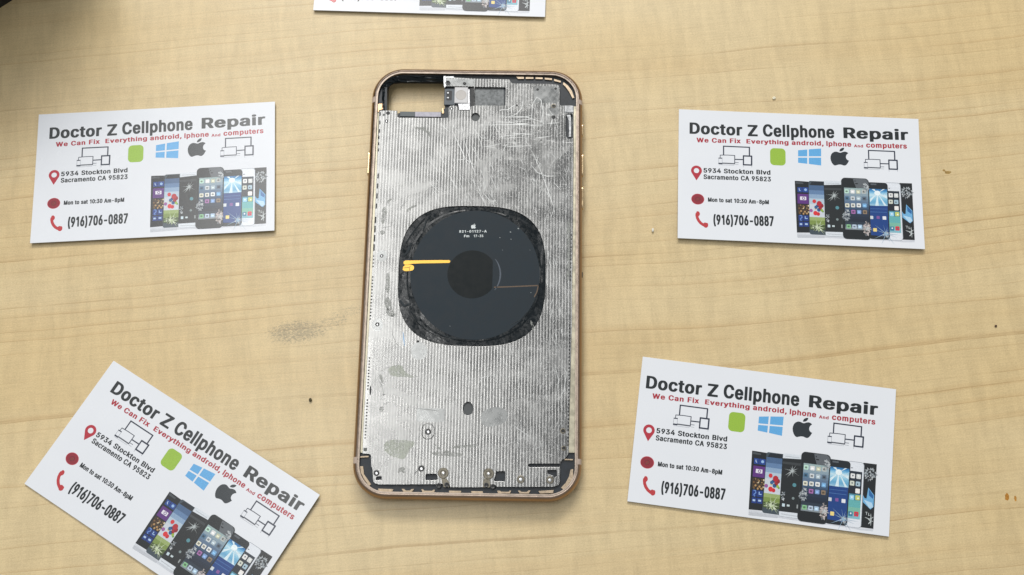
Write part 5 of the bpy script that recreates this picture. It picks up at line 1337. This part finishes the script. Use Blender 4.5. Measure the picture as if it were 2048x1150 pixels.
for x, y, c in icons:
    X, Y = gx[0] + ax[0] * x + ay[0] * y, gx[1] + ax[1] * x + ay[1] * y
    X, Y = X + ([(19.93, -10.69)][0][0] - (gx[0] + ax[0] * 1000 + ay[0] * 550)), Y + ([(19.93, -10.69)][0][1] - (gx[1] + ax[1] * 1000 + ay[1] * 550))
    gp(4, [rrect(X - 30 * GU, Y - 30 * GU, X + 30 * GU, Y + 30 * GU, 9 * GU, 3)], lin(*c), 18)
    k = rnd.random()
    gp(4, [rrect(X - 17 * GU, Y - 14 * GU, X + 15 * GU, Y + (6 + 8 * k) * GU, 4 * GU, 2)], lin(*[min(255, int(v_ * (0.6 if k > .4 else 1.25))) for v_ in c]), 19)
frost(4, [(16.62, -13.78)][0], 52, 92, 60, 20, 12)
frost(4, [(23.87, -18.49)][0], 44, 110, 56, 20, 14, ((.58, .52, .50, 1), (.36, .31, .29, 1), (.14, .16, .18, 1), (.46, .40, .40, 1)))
frost(4, [(24.07, -2.77)][0], 42, 74, 40, 20, 16)
shatter(4, [(24.12, -18.48)][0], 10, 90, 21, (0.5, 0.52, 0.52, 1), 20, 31)


def bend(me, f, off=(0, 0)):
    bm = bmesh.new()
    bm.from_mesh(me)
    for v in bm.verts:
        v.co.x += off[0] * MM
        v.co.y += off[1] * MM
    for k in range(-10, 11):
        bmesh.ops.bisect_plane(bm, geom=bm.verts[:] + bm.edges[:] + bm.faces[:], plane_co=(k * 0.0042, 0, 0), plane_no=(1, 0, 0), dist=1e-7)
    for k in range(-6, 7):
        bmesh.ops.bisect_plane(bm, geom=bm.verts[:] + bm.edges[:] + bm.faces[:], plane_co=(0, k * 0.0042, 0), plane_no=(0, 1, 0), dist=1e-7)
    for v in bm.verts:
        v.co.z += f(v.co.x / MM, v.co.y / MM) * MM
    bm.to_mesh(me)
    bm.free()


THICK = 0.36


def make_card(x, y, ang, label, low, right, off):
    """one printed card; it rests on its upper left part; the lower and right edges curl up"""
    root = bpy.data.objects.new("business_card", None)
    col.objects.link(root)
    root.empty_display_size = 0.01
    root.location = (x * MM, y * MM, 0)
    root.rotation_euler = (0, 0, ang)
    tag(root, label, "business card", "business cards laid on the table")
    f = lambda u, v: math.hypot(low * (0.5 - v / 50.8) ** 2, right * (0.5 + u / 88.9) ** 2) + 0.01
    b = MB()
    b.box(-44.45, 44.45, -25.4, 25.4, 0.0, THICK, 0)
    b.mi[0] = 1
    me = b.mesh("card_stock")
    o = link("card_stock", me, [paper, card_back], root)
    bend(me, f)
    ft = lambda u, v: f(u, v) + THICK
    for nm, mbx in list(parts.items()) + [("device_icon", dev1), ("device_icon", dev2)]:
        me = mbx.mesh(nm, ink=True)
        link(nm, me, ink, root)
        bend(me, ft, off)
    me = pics[0].mesh("printed_picture", ink=True)
    pic = link("printed_picture", me, ink, root)
    bend(me, ft, off)
    for k in range(1, 8):
        me = pics[k].mesh("pictured_phone", ink=True)
        link("pictured_phone", me, ink, pic)
        bend(me, ft, off)
    return root


make_card(119.00, 39.84, -0.032, "white business card right of the phone's upper half, its lower edge curled up", 1.25, 0.35, (0.0, 0.0))
make_card(101.98, -58.10, -0.116, "white business card right of the phone's lower half, tilted slightly clockwise", 0.55, 0.45, (-1.85, -1.4))
make_card(-118.67, 38.86, 0.068, "white business card left of the phone, its print washed pale by glare", 1.05, 0.95, (0.4, -0.4))
make_card(-101.55, -76.80, -0.540, "white business card at the lower left, steeply turned and cut by the bottom edge", 0.35, 1.3, (1.5, 0.1))
make_card(-19.05, 129.80, -0.020, "white business card above the phone, mostly cut off by the top edge", 0.95, 0.45, (-2.5, -1.0))

# ------------------------------------------------------------------ crumbs and the added dark block at the corner
def crumb(p, r, c, label, seed, sq=1.0):
    bm = bmesh.new()
    bmesh.ops.create_icosphere(bm, subdivisions=2, radius=r * MM)
    rr_ = random.Random(seed)
    for v in bm.verts:
        v.co *= rr_.uniform(0.7, 1.2)
        v.co.x *= sq
        v.co.z *= 0.6
    lo = min(v.co.z for v in bm.verts)
    for v in bm.verts:
        v.co.z -= lo
    me = bpy.data.meshes.new("crumb")
    bm.to_mesh(me)
    bm.free()
    o = link("crumb", me, simple("crumb_matter", c, 0.7, 0, 0.3, 3.0), None, (p[0], p[1], 0))
    tag(o, label, "crumb")


crumb([(-55.91, -45.00)][0], 0.8, lin(78, 70, 44), "dark crumb on the bare wood between the lower left card and the phone", 1, 0.7)
crumb([(64.89, 19.10)][0], 0.8, lin(232, 226, 214), "pale crumb on the wood just left of the upper right card", 2, 0.6)
crumb([(111.12, 71.62)][0], 0.6, lin(236, 224, 200), "tiny pale crumb on the wood above the upper right card", 3)
crumb([(186.08, -14.61)][0], 0.45, lin(70, 40, 24), "tiny dark brown crumb on the wood near the right edge", 4)

b = MB()
b.box(-60, 60, -25, 25, 0, 75, 0, 3.0)  # block added to throw soft shade over the upper left corner
case = link("corner_blocker", b.mesh("corner_blocker"), simple("matt_black", (0.008, 0.008, 0.009), 0.6, 0, 0.2), None, (-209.7, 118.0, 0))
case.rotation_euler = (0, 0, radians(38))
tag(case, "black block added to shade the upper left corner", "case")
